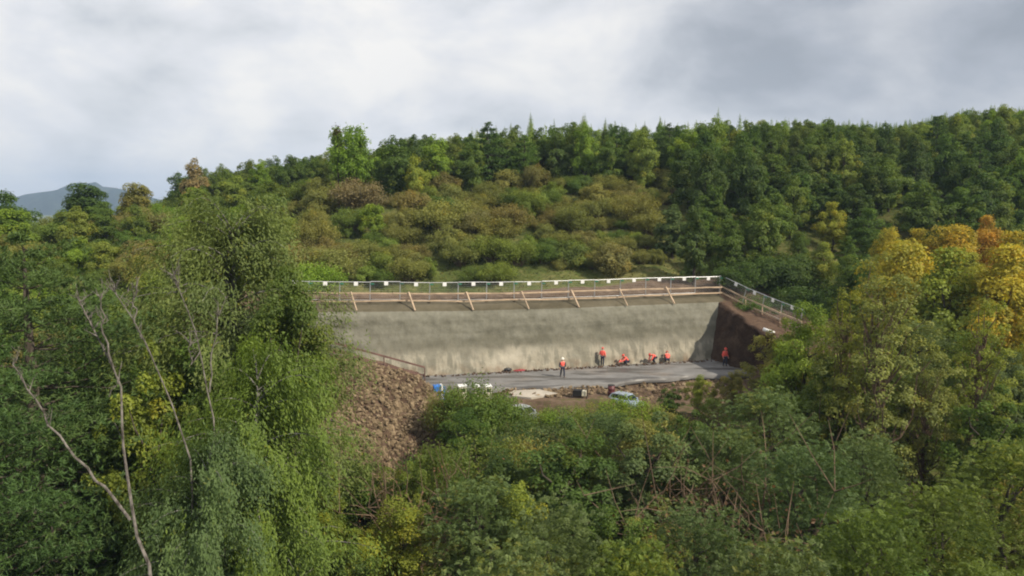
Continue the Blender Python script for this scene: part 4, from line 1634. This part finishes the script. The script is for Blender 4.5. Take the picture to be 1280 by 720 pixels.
lib('small_tree', 5.6, 2.3, [leafy(231, 5.6, 2.2, 70, 9500, .22, .13, .03, cr=(.19, .33), top=.6), leafy(232, 5.6, 2.0, 76, 9500, .22, .13, .03, cr=(.18, .32), top=.45), leafy(233, 5.6, 2.3, 66, 9500, .22, .13, .02, autf=.10, cr=(.19, .34), top=.6)], 'bark')
lib('larch', 10.5, 3.0, [larch(241, 10.5, 3.0, 4600, .40, .16), larch(242, 10.5, 2.6, 4400, .40, .16), larch(243, 10.5, 3.3, 4600, .40, .16)], 'bark', 'needle')
lib('mid_pine', 10.0, 3.4, [pine(251, 10, 3.4, 10, 1300, 7, .45, .10, .18, 1.5), pine(252, 10, 3.2, 10, 1300, 7, .45, .10, .18, 1.6)], 'bark', 'needle')

ROSTER = []
RT = random.Random(77)


def plant(kind, x, y, h, col, noun, where, cat='tree', group=None, wide=1.0, name=None, var=None, z=None, label=None, rot=None):
    L = LIB[kind]
    vi = var if var is not None else RT.randrange(len(L['v']))
    c, w = L['v'][vi]
    sc = h / L['h'][vi]
    z = gz(x, y) if z is None else z
    root = bpy.data.objects.new(name or noun.replace(' ', '_'), None)
    COL.objects.link(root)
    root.location = (x, y, z - 0.08)
    root.rotation_euler = (0, 0, RT.uniform(0, 6.28) if rot is None else rot)
    root.scale = (sc * wide, sc * wide, sc)
    co = bpy.data.objects.new('crown', c)
    COL.objects.link(co)
    co.parent = root
    jit = 1 + RT.uniform(-.10, .10)
    co.color = (col[1][0] * jit * (1 + RT.uniform(-.08, .08)), col[1][1] * jit, col[1][2] * jit, 1)
    wo = bpy.data.objects.new('trunk', w)
    COL.objects.link(wo)
    wo.parent = root
    root['category'] = cat
    if group:
        root['group'] = group
    if label:
        root['label'] = label
    else:
        ROSTER.append((root, col[0], noun, where, x, y, z + h * .7, h))
    return root


COLR = {
    'dark green': ('dark green', (0.090, 0.158, 0.025)),
    'deep green': ('deep green', (0.070, 0.125, 0.025)),
    'green': ('mid green', (0.120, 0.182, 0.032)),
    'bright': ('bright green', (0.176, 0.280, 0.030)),
    'yellowish': ('yellowish green', (0.222, 0.272, 0.036)),
    'olive': ('olive green', (0.200, 0.220, 0.056)),
    'brownish': ('brownish olive', (0.205, 0.198, 0.066)),
    'russet': ('russet brown', (0.15, 0.10, 0.058)),
    'greygreen': ('grey green', (0.108, 0.164, 0.054)),
    'silvery': ('silvery green', (0.152, 0.218, 0.060)),
    'birch': ('fresh green', (0.142, 0.218, 0.036)),
    'larch': ('pale green', (0.180, 0.262, 0.044)),
    'bluegreen': ('dark bluish green', (0.064, 0.116, 0.031)),
    'pale': ('pale green', (0.186, 0.254, 0.044)),
    'golden': ('golden yellow', (0.350, 0.318, 0.036)),
    'orange': ('orange', (0.400, 0.275, 0.040)),
    'tan': ('tan', (0.25, 0.215, 0.105)),
}

SKY_U = [-100, 0, 40, 100, 160, 190, 240, 300, 340, 400, 420, 470, 520, 580, 640, 700, 800, 870, 940, 1000, 1060, 1110, 1180, 1240, 1290, 1400]
SKY_V = [246, 243, 250, 236, 234, 220, 206, 205, 192, 190, 180, 184, 163, 160, 154, 152, 155, 148, 150, 150, 152, 157, 142, 134, 131, 128]


def skyline(u):
    return float(np.interp(u, SKY_U, SKY_V))


FG_U = [-80, 0, 60, 110, 200, 225, 250, 400, 418, 425, 440, 528, 538, 620, 640, 660, 830, 838, 855, 905, 945, 985, 1005, 1060, 1290, 1400]
FG_V = [360, 336, 345, 380, 385, 330, 300, 330, 380, 500, 568, 566, 492, 488, 506, 512, 512, 484, 468, 466, 440, 415, 398, 385, 385, 385]


def fg_limit(u, w):
    us = np.linspace(u - w, u + w, 9)
    return float(np.interp(us, FG_U, FG_V).max())


def height_under(x, y, z, v):
    """Tree height whose top just reaches image row v."""
    b = (v - 360) / F
    dz = (-SP - b * CP) / (CP - b * SP)
    return CZ + dz * y - z


class Spots:
    def __init__(self):
        self.P = []

    def free(self, x, y, d):
        return all((x - a) ** 2 + (y - b) ** 2 > (.5 * (d + e)) ** 2 for a, b, e in self.P)

    def put(self, x, y, d):
        self.P.append((x, y, d))


SPOT = Spots()


def hand(kind, u, vtop, Y, col, noun, where, label=None, wide=1.0, group=None, cat='tree', var=None, hmax=99, name=None, d=3.5, rot=None):
    """A tree placed by eye: it stands Y metres off and its top shows at (u, vtop)."""
    p = at_y(u, vtop, Y)
    z = gz(p[0], Y)
    h = min(p[2] - z, hmax)
    SPOT.put(p[0], Y, d)
    return plant(kind, p[0], Y, h, COLR[col], noun, where, cat, group, wide, name, var, None, label, rot)


# --- foreground, one by one
hand('birch', 290, 274, 40, 'silvery', 'birch', '', 'tall drooping birch hiding the near end of the concrete wall', wide=1.04, d=4, name='birch_tree')
hand('maple', 363, 346, 36.2, 'green', 'leafy tree', '', 'leafy rich green tree standing against the birch beside the wall end', wide=.68, var=0, name='leafy_tree', d=2)
hand('birch2', 314, 452, 31, 'birch', 'birch', '', 'lower weeping birch with fine hanging leaves in front of the tall birch', wide=.80, name='birch_tree', d=4)
hand('birch2', 250, 560, 28, 'greygreen', 'birch', '', 'small grey green birch at the foot of the tall drooping birch', wide=.85, name='birch_tree', d=3)
hand('pine', 30, 322, 34, 'bluegreen', 'pine', '', 'big dark pine at the picture edge by the bare dead trunks', wide=1.15, name='pine_tree', var=0)
hand('pine', -60, 430, 28, 'bluegreen', 'pine', '', 'nearer dark pine cut off by the picture edge below the big pine', wide=.95, name='pine_tree', var=0)
hand('pine', 105, 430, 38, 'deep green', 'pine', '', 'dark pine right behind the tallest bare dead trunk', wide=.9, name='pine_tree', var=0)
hand('near_leafy', 190, 478, 33, 'yellowish', 'leafy tree', '', 'yellow green leafy tree among the bare dead trunks', wide=.55, var=2, name='leafy_tree', d=2)
hand('near_leafy', 175, 390, 45, 'green', 'leafy tree', '', 'mid green tree filling the gap behind the bare dead trunks', wide=1.1, name='leafy_tree')
hand('near_leafy', 240, 440, 37, 'dark green', 'leafy tree', '', 'dark leafy tree tucked under the tall birch', wide=.9, name='leafy_tree')
hand('tall_yellow', 1108, 343, 46, 'olive', 'tall tree', '', 'tall olive green tree with a thin bare trunk beside the downhill fence', wide=1.0, var=0, name='tall_tree', d=4, hmax=20)
hand('tall_yellow', 1062, 366, 49, 'yellowish', 'tall tree', '', 'airy yellow green tree between the tall olive green tree and the fence', wide=.85, var=1, name='tall_tree', d=3)
hand('tall_yellow', 1236, 378, 50, 'yellowish', 'tall tree', '', 'yellowish green tree on the far side of the tall olive green tree', wide=1.0, var=1, name='tall_tree', d=4)
hand('tall_yellow', 1165, 440, 47, 'olive', 'tall tree', '', 'thin olive grey tree behind the feathery locusts', wide=.9, var=0, name='tall_tree')
hand('near_leafy', 1008, 388, 54, 'bright', 'leafy tree', '', 'bright green tree hiding the lower end of the downhill fence', wide=.8, var=1, name='leafy_tree', d=3)
hand('near_leafy', 975, 418, 56, 'olive', 'leafy tree', '', 'olive green small tree in front of the dark earth bank', wide=.85, var=2, name='leafy_tree', d=3)
hand('near_leafy', 1050, 455, 50, 'green', 'leafy tree', '', 'mid green tree below the airy yellow green tree', wide=1.0, var=0, name='leafy_tree')
hand('near_leafy', 875, 470, 60.5, 'yellowish', 'leafy bush', '', 'yellowish bush hiding the far end of the asphalt', wide=1.0, var=1, name='leafy_bush', cat='bush', d=2.5)
hand('near_leafy', 838, 486, 59, 'dark green', 'leafy bush', '', 'dark rounded bush beside the pale blue hatchback', wide=1.0, var=2, name='leafy_bush', cat='bush', d=2)
hand('near_leafy', 915, 466, 59, 'olive', 'leafy bush', '', 'olive bush in front of the lone worker by the dark bank', wide=.9, var=0, name='leafy_bush', cat='bush', d=2.5)
hand('thicket', 592, 483, 56, 'dark green', 'hedge bush', '', 'dense dark green upright bush in front of the white containers', wide=.95, var=0, name='hedge_bush', cat='bush', d=3)
hand('thicket', 560, 489, 56.5, 'olive', 'hedge bush', '', 'olive upright bush below the bright blue box', wide=.6, var=1, name='hedge_bush', cat='bush', d=2)
hand('thicket', 640, 519, 56, 'dark green', 'hedge bush', '', 'dark bush hiding most of the silver car', wide=1.0, var=2, name='hedge_bush', cat='bush', d=3)
for k, (u, v, Y, c) in enumerate(((697, 514, 57, 'bright'), (742, 509, 57.5, 'pale'), (790, 501, 57.5, 'bright'), (668, 513, 57, 'green'), (722, 525, 53, 'greygreen'), (770, 523, 53, 'green'), (822, 515, 56, 'olive'), (620, 509, 56.5, 'dark green'))):
    hand('thicket', u, v, Y, c, 'low bush', 'below the cars and the generator', wide=1.15, name='low_bush', cat='bush', group='low bushes below the cars', d=3)
for k, (u, v, Y, c, wd) in enumerate(((960, 492, 44, 'greygreen', 1.05), (905, 540, 40, 'greygreen', 1.0), (1010, 560, 35, 'greygreen', 1.0), (1180, 610, 30, 'green', 1.05), (1090, 640, 27, 'green', .9), (880, 640, 29, 'greygreen', .9), (600, 606, 33, 'greygreen', 1.0), (690, 640, 29, 'greygreen', .95), (545, 560, 41, 'green', .75), (1270, 560, 36, 'green', 1.0), (800, 690, 26, 'green', .8), (980, 690, 24, 'greygreen', .8), (640, 690, 24, 'greygreen', .8))):
    hand('locust', u, v, Y, c, 'locust tree', 'low in front of the cut', wide=wd, name='locust_tree', group='feathery locust trees in front of the cut', d=4.0)
hand('near_leafy', 655, 616, 33, 'yellowish', 'leafy tree', '', 'small yellowish green tree among the feathery locusts', wide=.62, var=0, name='leafy_tree', d=2)
hand('near_leafy', 515, 578, 40, 'birch', 'leafy tree', '', 'fresh green small tree below the rubble heap', wide=.7, var=0, name='leafy_tree', d=2)
hand('dry', 925, 600, 33.5, 'russet', 'dry bush', '', 'bare twiggy brown bush between the feathery locusts', wide=1.1, var=0, name='dry_bush', cat='bush', d=2)
hand('dry', 870, 575, 38, 'russet', 'dry bush', '', 'russet dead bush above the bare twiggy bush', wide=1.2, var=1, name='dry_bush', cat='bush', d=2)
hand('dry', 530, 590, 38, 'russet', 'dry bush', '', 'brown withered bush beside the fresh green small tree', wide=1.0, var=1, name='dry_bush', cat='bush', d=2)

# --- foreground fill
rf = random.Random(12)
fg_cols = ['green', 'greygreen', 'dark green', 'green', 'olive', 'dark green', 'greygreen', 'yellowish', 'deep green', 'olive']
for _ in range(2600):
    y = rf.uniform(21, 60)
    x = rf.uniform(-.74, .74) * (y + 4)
    u, _v = proj(x, y, 0.0)
    s_, b_ = sb(x, y)
    if -17 < s_ < S_END + 2 and b_ > -12.6:
        continue
    if -18 < x < -4.5 and y > 48.5:
        continue
    if not SPOT.free(x, y, 3.4):
        continue
    z = gz(x, y)
    wpx = 2.0 / y * F
    lim = fg_limit(float(u), wpx) + rf.uniform(4, 34)
    hm = height_under(x, y, z, lim)
    if hm < 1.6:
        continue
    r = rf.random()
    c = rf.choice(fg_cols)
    if hm < 4.2:
        h = min(hm, rf.uniform(2.6, 4.4))
        plant('thicket', x, y, h, COLR[c], 'thicket bush', 'on the near slope', 'bush', 'thicket bushes on the near slope', wide=max(.8, min(1.5, 3.6 / h * .8)), name='thicket_bush')
        SPOT.put(x, y, 3.0)
    elif r < .16:
        h = min(hm, rf.uniform(3.2, 5.2))
        plant('dry', x, y, h, COLR['russet'], 'dry bush', 'on the near slope', 'bush', 'dry bushes on the near slope', wide=rf.uniform(.9, 1.2), name='dry_bush', var=rf.randrange(2))
        SPOT.put(x, y, 2.2)
    elif r < .32:
        h = min(hm, rf.uniform(4.0, 6.0))
        plant('thicket', x, y, h, COLR[rf.choice(['olive', 'dark green', 'brownish', 'green', 'yellowish'])], 'thicket bush', 'on the near slope', 'bush', 'thicket bushes on the near slope', wide=.85, name='thicket_bush')
        SPOT.put(x, y, 3.0)
    elif r < .58 and x > -6:
        h = min(hm, rf.uniform(6.5, 9.5))
        plant('locust', x, y, h, COLR[rf.choice(['greygreen', 'green', 'greygreen'])], 'locust tree', 'low in front of the cut', 'tree', 'feathery locust trees in front of the cut', wide=rf.uniform(.9, 1.15), name='locust_tree')
        SPOT.put(x, y, 3.6)
    else:
        h = min(hm, rf.uniform(5.5, 9.0))
        plant('near_leafy', x, y, h, COLR[c], 'leafy tree', 'on the near slope', 'tree', 'leafy trees on the near slope', wide=rf.uniform(.85, 1.15) * min(1.4, max(1, 6.5 / h)), name='leafy_tree')
        SPOT.put(x, y, 3.4)

# --- autumn trees on the right
for (u, v, Y, c, wd) in ((1042, 254, 96, 'yellowish', .95), (1085, 262, 94, 'dark green', 1.0), (1112, 288, 87, 'golden', .75), (1150, 288, 86, 'golden', .9), (1192, 284, 84, 'golden', .9), (1235, 272, 88, 'orange', .75), (1270, 292, 80, 'golden', 1.0), (1215, 318, 76, 'yellowish', 1.0), (1085, 330, 78, 'dark green', .8), (1030, 304, 84, 'pale', 1.05), (1165, 345, 70, 'yellowish', .95), (1255, 350, 68, 'green', 1.0), (1290, 310, 74, 'golden', 1.0), (1065, 320, 80, 'dark green', .9), (1000, 290, 92, 'dark green', .9), (1128, 306, 72, 'golden', .85), (1190, 316, 66, 'yellowish', .9), (1262, 312, 63, 'golden', .9)):
    hand('autumn', u, v, Y, c, 'autumn tree', 'beyond the downhill fence', wide=wd, name='autumn_tree', group='turning trees beyond the downhill fence', d=4.5)

rq = random.Random(8)
for k in range(60):
    f = rq.random()
    a = rq.uniform(1.6, 9.0)
    q = FOOT[0] + (FOOT[4] - FOOT[0]) * f + np.array([0.82, 0.57, 0]) * a
    if not SPOT.free(q[0], q[1], 2.6):
        continue
    SPOT.put(q[0], q[1], 2.6)
    plant('bush', q[0], q[1], rq.uniform(1.7, 2.6) + a * .22, COLR[rq.choice(['deep green', 'dark green', 'deep green'])], 'shady bush', 'behind the downhill fence', 'bush', 'shady bushes behind the downhill fence', wide=1.15, name='shady_bush')

# --- lone trees on the hilltop above the bushes
hand('upright', 436, 162, 112, 'bright', 'small tree', '', 'bright green upright tree on the skyline with a dead spike beside it', wide=.85, var=0, name='small_tree', d=4)
hand('broadleaf', 492, 176, 115, 'dark green', 'broadleaf tree', '', 'dark rounded tree next to the bright green skyline tree', wide=.95, var=0, name='broadleaf_tree', d=4.5)
hand('small_tree', 520, 196, 113, 'yellowish', 'small tree', '', 'yellowing small tree on the flank of the dark rounded skyline tree', wide=.7, var=2, name='small_tree', d=2)
hand('mid_pine', 610, 160, 122, 'deep green', 'pine', '', 'broad dark pine at the forest edge above the bushes', wide=1.25, var=0, name='pine_tree', d=5)
hand('mid_pine', 655, 172, 121, 'dark green', 'pine', '', 'second dark pine at the forest edge, beside the broad one', wide=1.1, var=1, name='pine_tree', d=4)
hand('bush', 450, 226, 108, 'tan', 'round bush', '', 'dry tan bush under the bright green skyline tree', wide=1.0, var=3, name='round_bush', cat='bush', d=3)
hand('small_tree', 466, 257, 98, 'bright', 'small tree', '', 'bright green small tree alone among olive bushes on the slope', wide=1.0, var=0, name='small_tree', d=3)
hand('small_tree', 842, 262, 92, 'greygreen', 'small tree', '', 'grey green tree at the forest edge above the wall corner', wide=1.1, var=1, name='small_tree', d=4)
hand('small_tree', 105, 232, 116, 'deep green', 'small tree', '', 'dark round tree standing before the blue mountain', wide=1.2, var=0, name='small_tree', d=4)
hand('small_tree', 14, 243, 112, 'deep green', 'small tree', '', 'dark round tree at the picture edge, level with the blue mountain', wide=1.1, var=2, name='small_tree', d=4)
hand('small_tree', 243, 205, 118, 'tan', 'small tree', '', 'thin tan tree on the skyline beyond the birch', wide=.8, var=1, name='small_tree', d=3)

# --- open shrub slope above the fence
rb = random.Random(31)
slope_cols = ['olive', 'olive', 'brownish', 'olive', 'pale', 'olive', 'green', 'dark green', 'olive']
for _ in range(2600):
    y = rb.uniform(83, 118)
    x = rb.uniform(-30, 30)
    z = gz(x, y)
    u, v = proj(x, y, z)
    s_, b_ = sb(x, y)
    if b_ < 13.6 + 1.6 * math.sin(s_ * .4) or u < 375 or u > 850 - (118 - y) * .3:
        continue
    if abs(u - 560) < 26 and b_ < 17:          # grassy gap above the wall
        continue
    if abs(u - 470) < 30 and 104 < y < 111:
        continue
    h = rb.choice([rb.uniform(1.2, 2.2), rb.uniform(2.0, 3.2), rb.uniform(2.8, 4.2)])
    if float(fbm(np.array([x]), np.array([y]), 11.0, 41)[0]) < -.22:
        continue
    d = h * rb.uniform(.85, 1.25)
    if not SPOT.free(x, y, d):
        continue
    SPOT.put(x, y, d)
    q = float(fbm(np.array([x]), np.array([y]), 14.0, 52)[0]) + rb.uniform(-.45, .45)
    cc = 'brownish' if q < -.62 else 'olive' if q < .30 else 'pale' if q < .62 else 'green' if q < .95 else 'dark green'
    t_ = plant('bush', x, y, h, COLR[cc], 'scrub bush', ('just above the fence' if y < 96 else 'high above the fence'), 'bush', 'scrub bushes on the slope above the fence', wide=rb.uniform(.9, 1.25), name='scrub_bush', var=rb.choice([0, 1, 2, 3, 3, 4, 4]))
    k_ = rb.uniform(.75, 1.3)
    t_.scale = (t_.scale[0] * k_, t_.scale[1] / k_, t_.scale[2])

def hill_row(y):
    return 'low on the hillside beyond the birch' if y < 84 else 'halfway uphill beyond the birch' if y < 104 else 'atop the hillside beyond the birch'


# --- mixed scrub on the left hillside
left_cols = ['green', 'bright', 'olive', 'green', 'pale', 'dark green', 'brownish', 'yellowish']
for _ in range(5200):
    y = rb.uniform(58, 128)
    x = rb.uniform(-92, -14)
    z = gz(x, y)
    u, v = proj(x, y, z)
    if u < -40 or u > 400:
        continue
    s_, b_ = sb(x, y)
    if s_ > -26 and b_ < 12:
        continue
    tall = rb.random() < .36
    h = rb.uniform(3.8, 6.4) if tall else rb.uniform(2.2, 3.8)
    hm = height_under(x, y, z, skyline(float(u)) + rb.uniform(0, 10))
    h = min(h, hm)
    if h < 1.4:
        continue
    d = (h * .85 if tall else h * 1.3)
    if not SPOT.free(x, y, max(3.0, d)):
        continue
    SPOT.put(x, y, max(3.0, d))
    if tall:
        plant('small_tree', x, y, h, COLR[rb.choice(left_cols[:6])], 'small tree', hill_row(y), 'tree', 'small trees on the hillside beyond the birch', wide=rb.uniform(.95, 1.2), name='small_tree')
    else:
        plant('bush', x, y, h, COLR[rb.choice(left_cols)], 'round bush', hill_row(y), 'bush', 'bushes on the hillside beyond the birch', wide=rb.uniform(.95, 1.25), name='round_bush')

# --- forest: centre and right, near rows as trees
forest_cols = ['dark green', 'green', 'deep green', 'green', 'green', 'pale', 'dark green', 'bright']
far_list = []
n_ind = 0
cand = []
for _ in range(14000):
    y = rb.uniform(84, 330)
    x = rb.uniform(-60, 270)
    cand.append((y, x))
cand.sort()
for (y, x) in cand:
    u, v0 = proj(x, y, gz(x, y))
    if u > 1330 or u < 180:
        continue
    s_, b_ = sb(x, y)
    if b_ < (13 if s_ < S_END - 8 else (6.8 if s_ < S_END + 4 else -2.0)):
        continue
    if y < 116 and u < 850 - (116 - y) * .2:
        continue
    if y < 124 and u < 500:
        continue
    sky_v = skyline(float(u))
    if u < 955 and y > 188:
        continue
    spacing = (3.5 if y > 108 else 4.0) if y < 200 else 4.6
    if not SPOT.free(x, y, spacing):
        continue
    z = gz(x, y)
    hm = height_under(x, y, z, sky_v + rb.uniform(2, 14))
    ridge = (y > 142 and 590 < u < 940 and rb.random() < .72) or (u > 960 and y > 200 and rb.random() < .34)
    h = rb.uniform(6.6, 10.0) + (2.0 if ridge else 0)
    if y < 100:
        h = rb.uniform(4.0, 8.5)
    if ridge:
        hm = height_under(x, y, z, sky_v + rb.choice([-5, -2, 1, 3, 6, 9]) + rb.uniform(-3, 3))
    h = min(h, hm)
    if h < 3.5:
        continue
    SPOT.put(x, y, spacing)
    if y > 190 or n_ind >= 330:
        far_list.append((x, y, z, h, ridge))
        continue
    n_ind += 1
    if ridge:
        plant('larch', x, y, h, COLR[rb.choice(['larch', 'green', 'larch', 'larch', 'pale'])], 'larch', 'along the forest ridge', 'tree', 'larches along the forest ridge', wide=rb.uniform(.62, .9), name='larch_tree')
    elif rb.random() < .06:
        plant('mid_pine', x, y, h, COLR['deep green'], 'forest pine', 'in the forest behind the cut', 'tree', 'pines in the forest behind the cut', wide=rb.uniform(.9, 1.1), name='pine_tree')
    else:
        plant('broadleaf', x, y, h, COLR[rb.choice(['dark green', 'deep green', 'dark green', 'green'] if y < 108 else forest_cols)], 'broadleaf tree', ('at the forest edge' if y < 112 else 'in the middle of the forest' if y < 142 else 'high up in the forest'), 'tree', 'broadleaf trees in the forest behind the cut', wide=rb.uniform(.66, .92) * min(1.35, max(1, 9 / h)), name='broadleaf_tree')
print('forest individuals', n_ind, 'far', len(far_list))

# the far part of the forest reads as one mass
def far_forest(items):
    rs = np.random.RandomState(4)
    V, var, aut = [], [], []
    protos = []
    for sd_ in range(5):
        c, w = leafy(300 + sd_, 9.5, 2.5, 34, 560, .72, .50, .05, cr=(.18, .34), top=.5, wood=False) if sd_ else larch(309, 10.5, 2.2, 520, .85, .38)
        a = np.empty(len(c.vertices) * 3, np.float32)
        c.vertices.foreach_get('co', a)
        vv = np.empty(len(c.vertices), np.float32)
        c.attributes['var'].data.foreach_get('value', vv)
        protos.append((a.reshape(-1, 3), vv))
        bpy.data.meshes.remove(c)
        if w is not None:
            bpy.data.meshes.remove(w)
    for (x, y, z, h, ridge) in items:
        pv, vv = protos[0] if ridge else protos[rs.randint(1, 5)]
        a = rs.rand() * 6.28
        s_ = h / (10.5 if ridge else 9.5)
        R_ = np.array([[math.cos(a), -math.sin(a), 0], [math.sin(a), math.cos(a), 0], [0, 0, 1]]) * s_
        R_[:2] *= rs.uniform(.9, 1.25)
        V.append(pv @ R_.T + np.array([x, y, z]))
        k = rs.rand()
        var.append(np.clip(vv * .55 + .45 * k, 0, 1))
        au = 0.75 if rs.rand() < .05 else (0.25 * rs.rand() if not ridge else .12)
        aut.append(np.full(len(pv), au))
    V = np.concatenate(V)
    q = np.arange(len(V)).reshape(-1, 4)
    me = mesh_np('far_woods', V, q, True, {'var': np.concatenate(var), 'aut': np.concatenate(aut)})
    o = obj('far_woods', me, M['leaf'])
    o.color = (0.142, 0.225, 0.036, 1)
    tag(o, 'distant mixed woods covering the back of the hill up to the skyline', kind='stuff')


far_forest(far_list)

# --- undergrowth and grass
def scatter(name, label, n, region, size, wid, hgt, col, seed, keep):
    rs = np.random.RandomState(seed)
    x = rs.uniform(region[0], region[1], n)
    y = rs.uniform(region[2], region[3], n)
    ok = keep(x, y)
    x, y = x[ok], y[ok]
    z = ground(x, y)
    m = len(x)
    L = Leaves()
    P = np.stack([x, y, z + hgt * rs.rand(m) ** 1.5 + .04], -1)
    L.add(P, unit(rs.randn(m, 3) * .6 + np.array([0, 0, .7])), unit(rs.randn(m, 3) + np.array([0, 0, .5])), size * rs.uniform(.6, 1.5, m), wid * rs.uniform(.6, 1.4, m), np.clip(.5 + .35 * fbm(x, y, 5.0, seed) + .3 * (rs.rand(m) - .5), 0, 1), (rs.rand(m) < .12) * .8)
    o = obj(name, L.mesh(name), M['leaf'])
    o.color = (*col, 1)
    return tag(o, label, kind='stuff')


def keep_fg(x, y):
    s_, b_ = sb(x, y)
    u, v = proj(x, y, 0.0)
    cut_ = (s_ > -16) & (s_ < S_END + 1) & (b_ > -13.0)
    hp_ = (x > -18.5) & (x < -4.4) & (y > 48.5) & (y < 67)
    return (~cut_) & (~hp_) & (u > -60) & (u < 1340)


scatter('undergrowth', 'low green undergrowth covering the ground between the near trees', 70000, (-58, 58, 16, 66), .24, .15, .9, COLR['green'][1], 5, keep_fg)


def keep_slope(x, y):
    s_, b_ = sb(x, y)
    u, v = proj(x, y, 10.0)
    bare = (s_ > -24) & (s_ < S_END + 6) & (b_ < 10.5)
    return (~bare) & (u > -60) & (u < 1340)


scatter('grass', 'rough olive grass between the bushes on the slope', 60000, (-85, 60, 66, 124), .34, .10, .22, (0.115, 0.125, 0.040), 6, keep_slope)

# --- bare dead trees on the left
def dead_tree(label, Y, runs, name='dead_tree'):
    t = None
    base = at_y(runs[0][0][0], runs[0][0][1], Y)
    gx, gy = base[0], base[1]
    z0 = gz(gx, gy)
    t = thing(name, label, 'tree', (gx, gy, z0), 0, 'bare dead trees by the birch')
    rs = np.random.RandomState(int(Y * 7))
    org = np.array([gx, gy, z0])
    for k, run in enumerate(runs):
        dy = 0 if k == 0 else rs.uniform(-.5, .5)
        pts = [at_y(u, v, Y + dy * j / max(1, len(run) - 1)) - org for j, (u, v) in enumerate(run)]
        r0 = run_r[k] if k < len(run_r) else .04
        if k == 0:
            pts = [np.array([pts[0][0] + .2, 0, -.4])] + pts
        rad = np.linspace(r0, .018, len(pts))
        mb = MB()
        rp = resample(np.array(pts), len(pts) * 3)
        rp[2:-1] += rs.randn(len(rp) - 3, 3) * .045
        mb.tube(rp, np.interp(np.linspace(0, 1, len(pts) * 3), np.linspace(0, 1, len(pts)), rad), 7, False)
        P = np.array(pts)
        for j in range(18 if k == 0 else 9):
            q = P[rs.randint(max(1, len(P) // 2), len(P))]
            q = P[max(1, len(P) // 2):][rs.randint(0, len(P) - max(1, len(P) // 2))] * (tq := rs.uniform(.0, 1)) + P[-1] * (1 - tq) if len(P) > 2 else q
            ln_ = rs.uniform(.25, 1.0)
            e = q + np.array([rs.uniform(-.6, .6), rs.uniform(-.4, .4), rs.uniform(.2, .9)]) * ln_
            mb.tube(limb_path(q, e, rs, 4), np.array([.019, .015, .010, .005]) * (.6 + .5 * ln_), 4, False)
            for _j in range(2):
                q2 = q + (e - q) * rs.uniform(.3, .8)
                mb.tube([q2, q2 + rs.randn(3) * .12 + np.array([0, 0, .14])], [.010, .005], 3, False)
        mb.build('trunk' if k == 0 else 'branch', M['dead'], t, False)
    return t


run_r = [.10, .05, .032, .025]
dead_tree('tallest bare dead trunk, pale grey and forked low down', 23.5, [[(188, 716), (168, 655), (156, 560), (148, 480), (124, 425), (100, 378)], [(163, 650), (118, 592), (62, 532), (36, 492), (16, 456)], [(142, 462), (130, 420), (126, 374)]])
run_r = [.06, .032, .025]
dead_tree('leaning bare dead stem between the forked trunk and the birch', 28.0, [[(236, 560), (205, 480), (186, 440), (166, 400), (143, 365)], [(168, 404), (166, 380), (170, 360)]])
dead_tree('pale bare dead stem rising against the side of the tall birch', 29.0, [[(270, 540), (256, 470), (243, 405), (227, 368), (217, 345)], [(262, 490), (266, 440), (272, 395)], [(250, 440), (240, 455), (238, 430)]])
# the dead spike on the skyline
p = at_y(421, 156, 110.5)
z0 = gz(p[0], 110.5)
t = thing('dead_tree', 'dead brown spike top poking above the bright green skyline tree', 'tree', (p[0], 110.5, z0))
mb = MB(); mb.tube([(0, 0, -.3), (.05, 0, (p[2] - z0) * .6), (0, 0, p[2] - z0)], [.16, .10, .02], 6, False); mb.build('trunk', M['bark'], t, False)
rs_ = np.random.RandomState(3)
L = Leaves()
m = 260
P = rs_.randn(m, 3) * np.array([.32, .3, .5]) + np.array([0, 0, (p[2] - z0) - 1.1])
L.add(P, unit(rs_.randn(m, 3)), unit(rs_.randn(m, 3)), .22, .14, rs_.rand(m), rs_.rand(m))
o = obj('crown', L.mesh('crown'), M['leaf'], t)
o.color = (0.07, 0.045, 0.035, 1)

# ------------------------------------------------------------------ labels for the many trees
keys = {}
for rec in ROSTER:
    root, colname, noun, where, x, y, z, h = rec
    keys.setdefault((colname, noun, where), []).append(rec)
for (colname, noun, where), recs in keys.items():
    recs.sort(key=lambda r: proj(r[4], r[5], r[6])[0])
    n = len(recs)
    for k, r in enumerate(recs):
        if n == 1:
            r[0]['label'] = f'{colname} {noun} {where}, alone in that colour'
        else:
            r[0]['label'] = f'{colname} {noun} {where}, {ordinal(k + 1)} from mountain side'
        if 'group' not in r[0]:
            r[0]['group'] = f'{noun}s {where}'

# ------------------------------------------------------------------ air
hz_m = bpy.data.materials.new('haze_air')
hz_m.use_nodes = True
ht = NT(hz_m.node_tree)
pv = ht.n('ShaderNodeVolumePrincipled', i_Color=(0.52, 0.70, 0.98))
pv.inputs['Density'].default_value = 0.00020
pv.inputs['Anisotropy'].default_value = 0.0
ht.n('ShaderNodeOutputMaterial', i_Volume=pv)
mb = MB()
V = [(sx * 4700, (5000 if sy > 0 else -700), z) for z in (-75, 170) for sx, sy in ((-1, -1), (1, -1), (1, 1), (-1, 1))]
mb.add(V, [(3, 2, 1, 0), (4, 5, 6, 7), (0, 1, 5, 4), (1, 2, 6, 5), (2, 3, 7, 6), (3, 0, 4, 7)])
tag(mb.build('haze', hz_m), 'thin bluish haze in the air', kind='stuff')
print('objects', len(bpy.data.objects), 'tris', sum(len(m.polygons) * 2 for m in bpy.data.meshes))
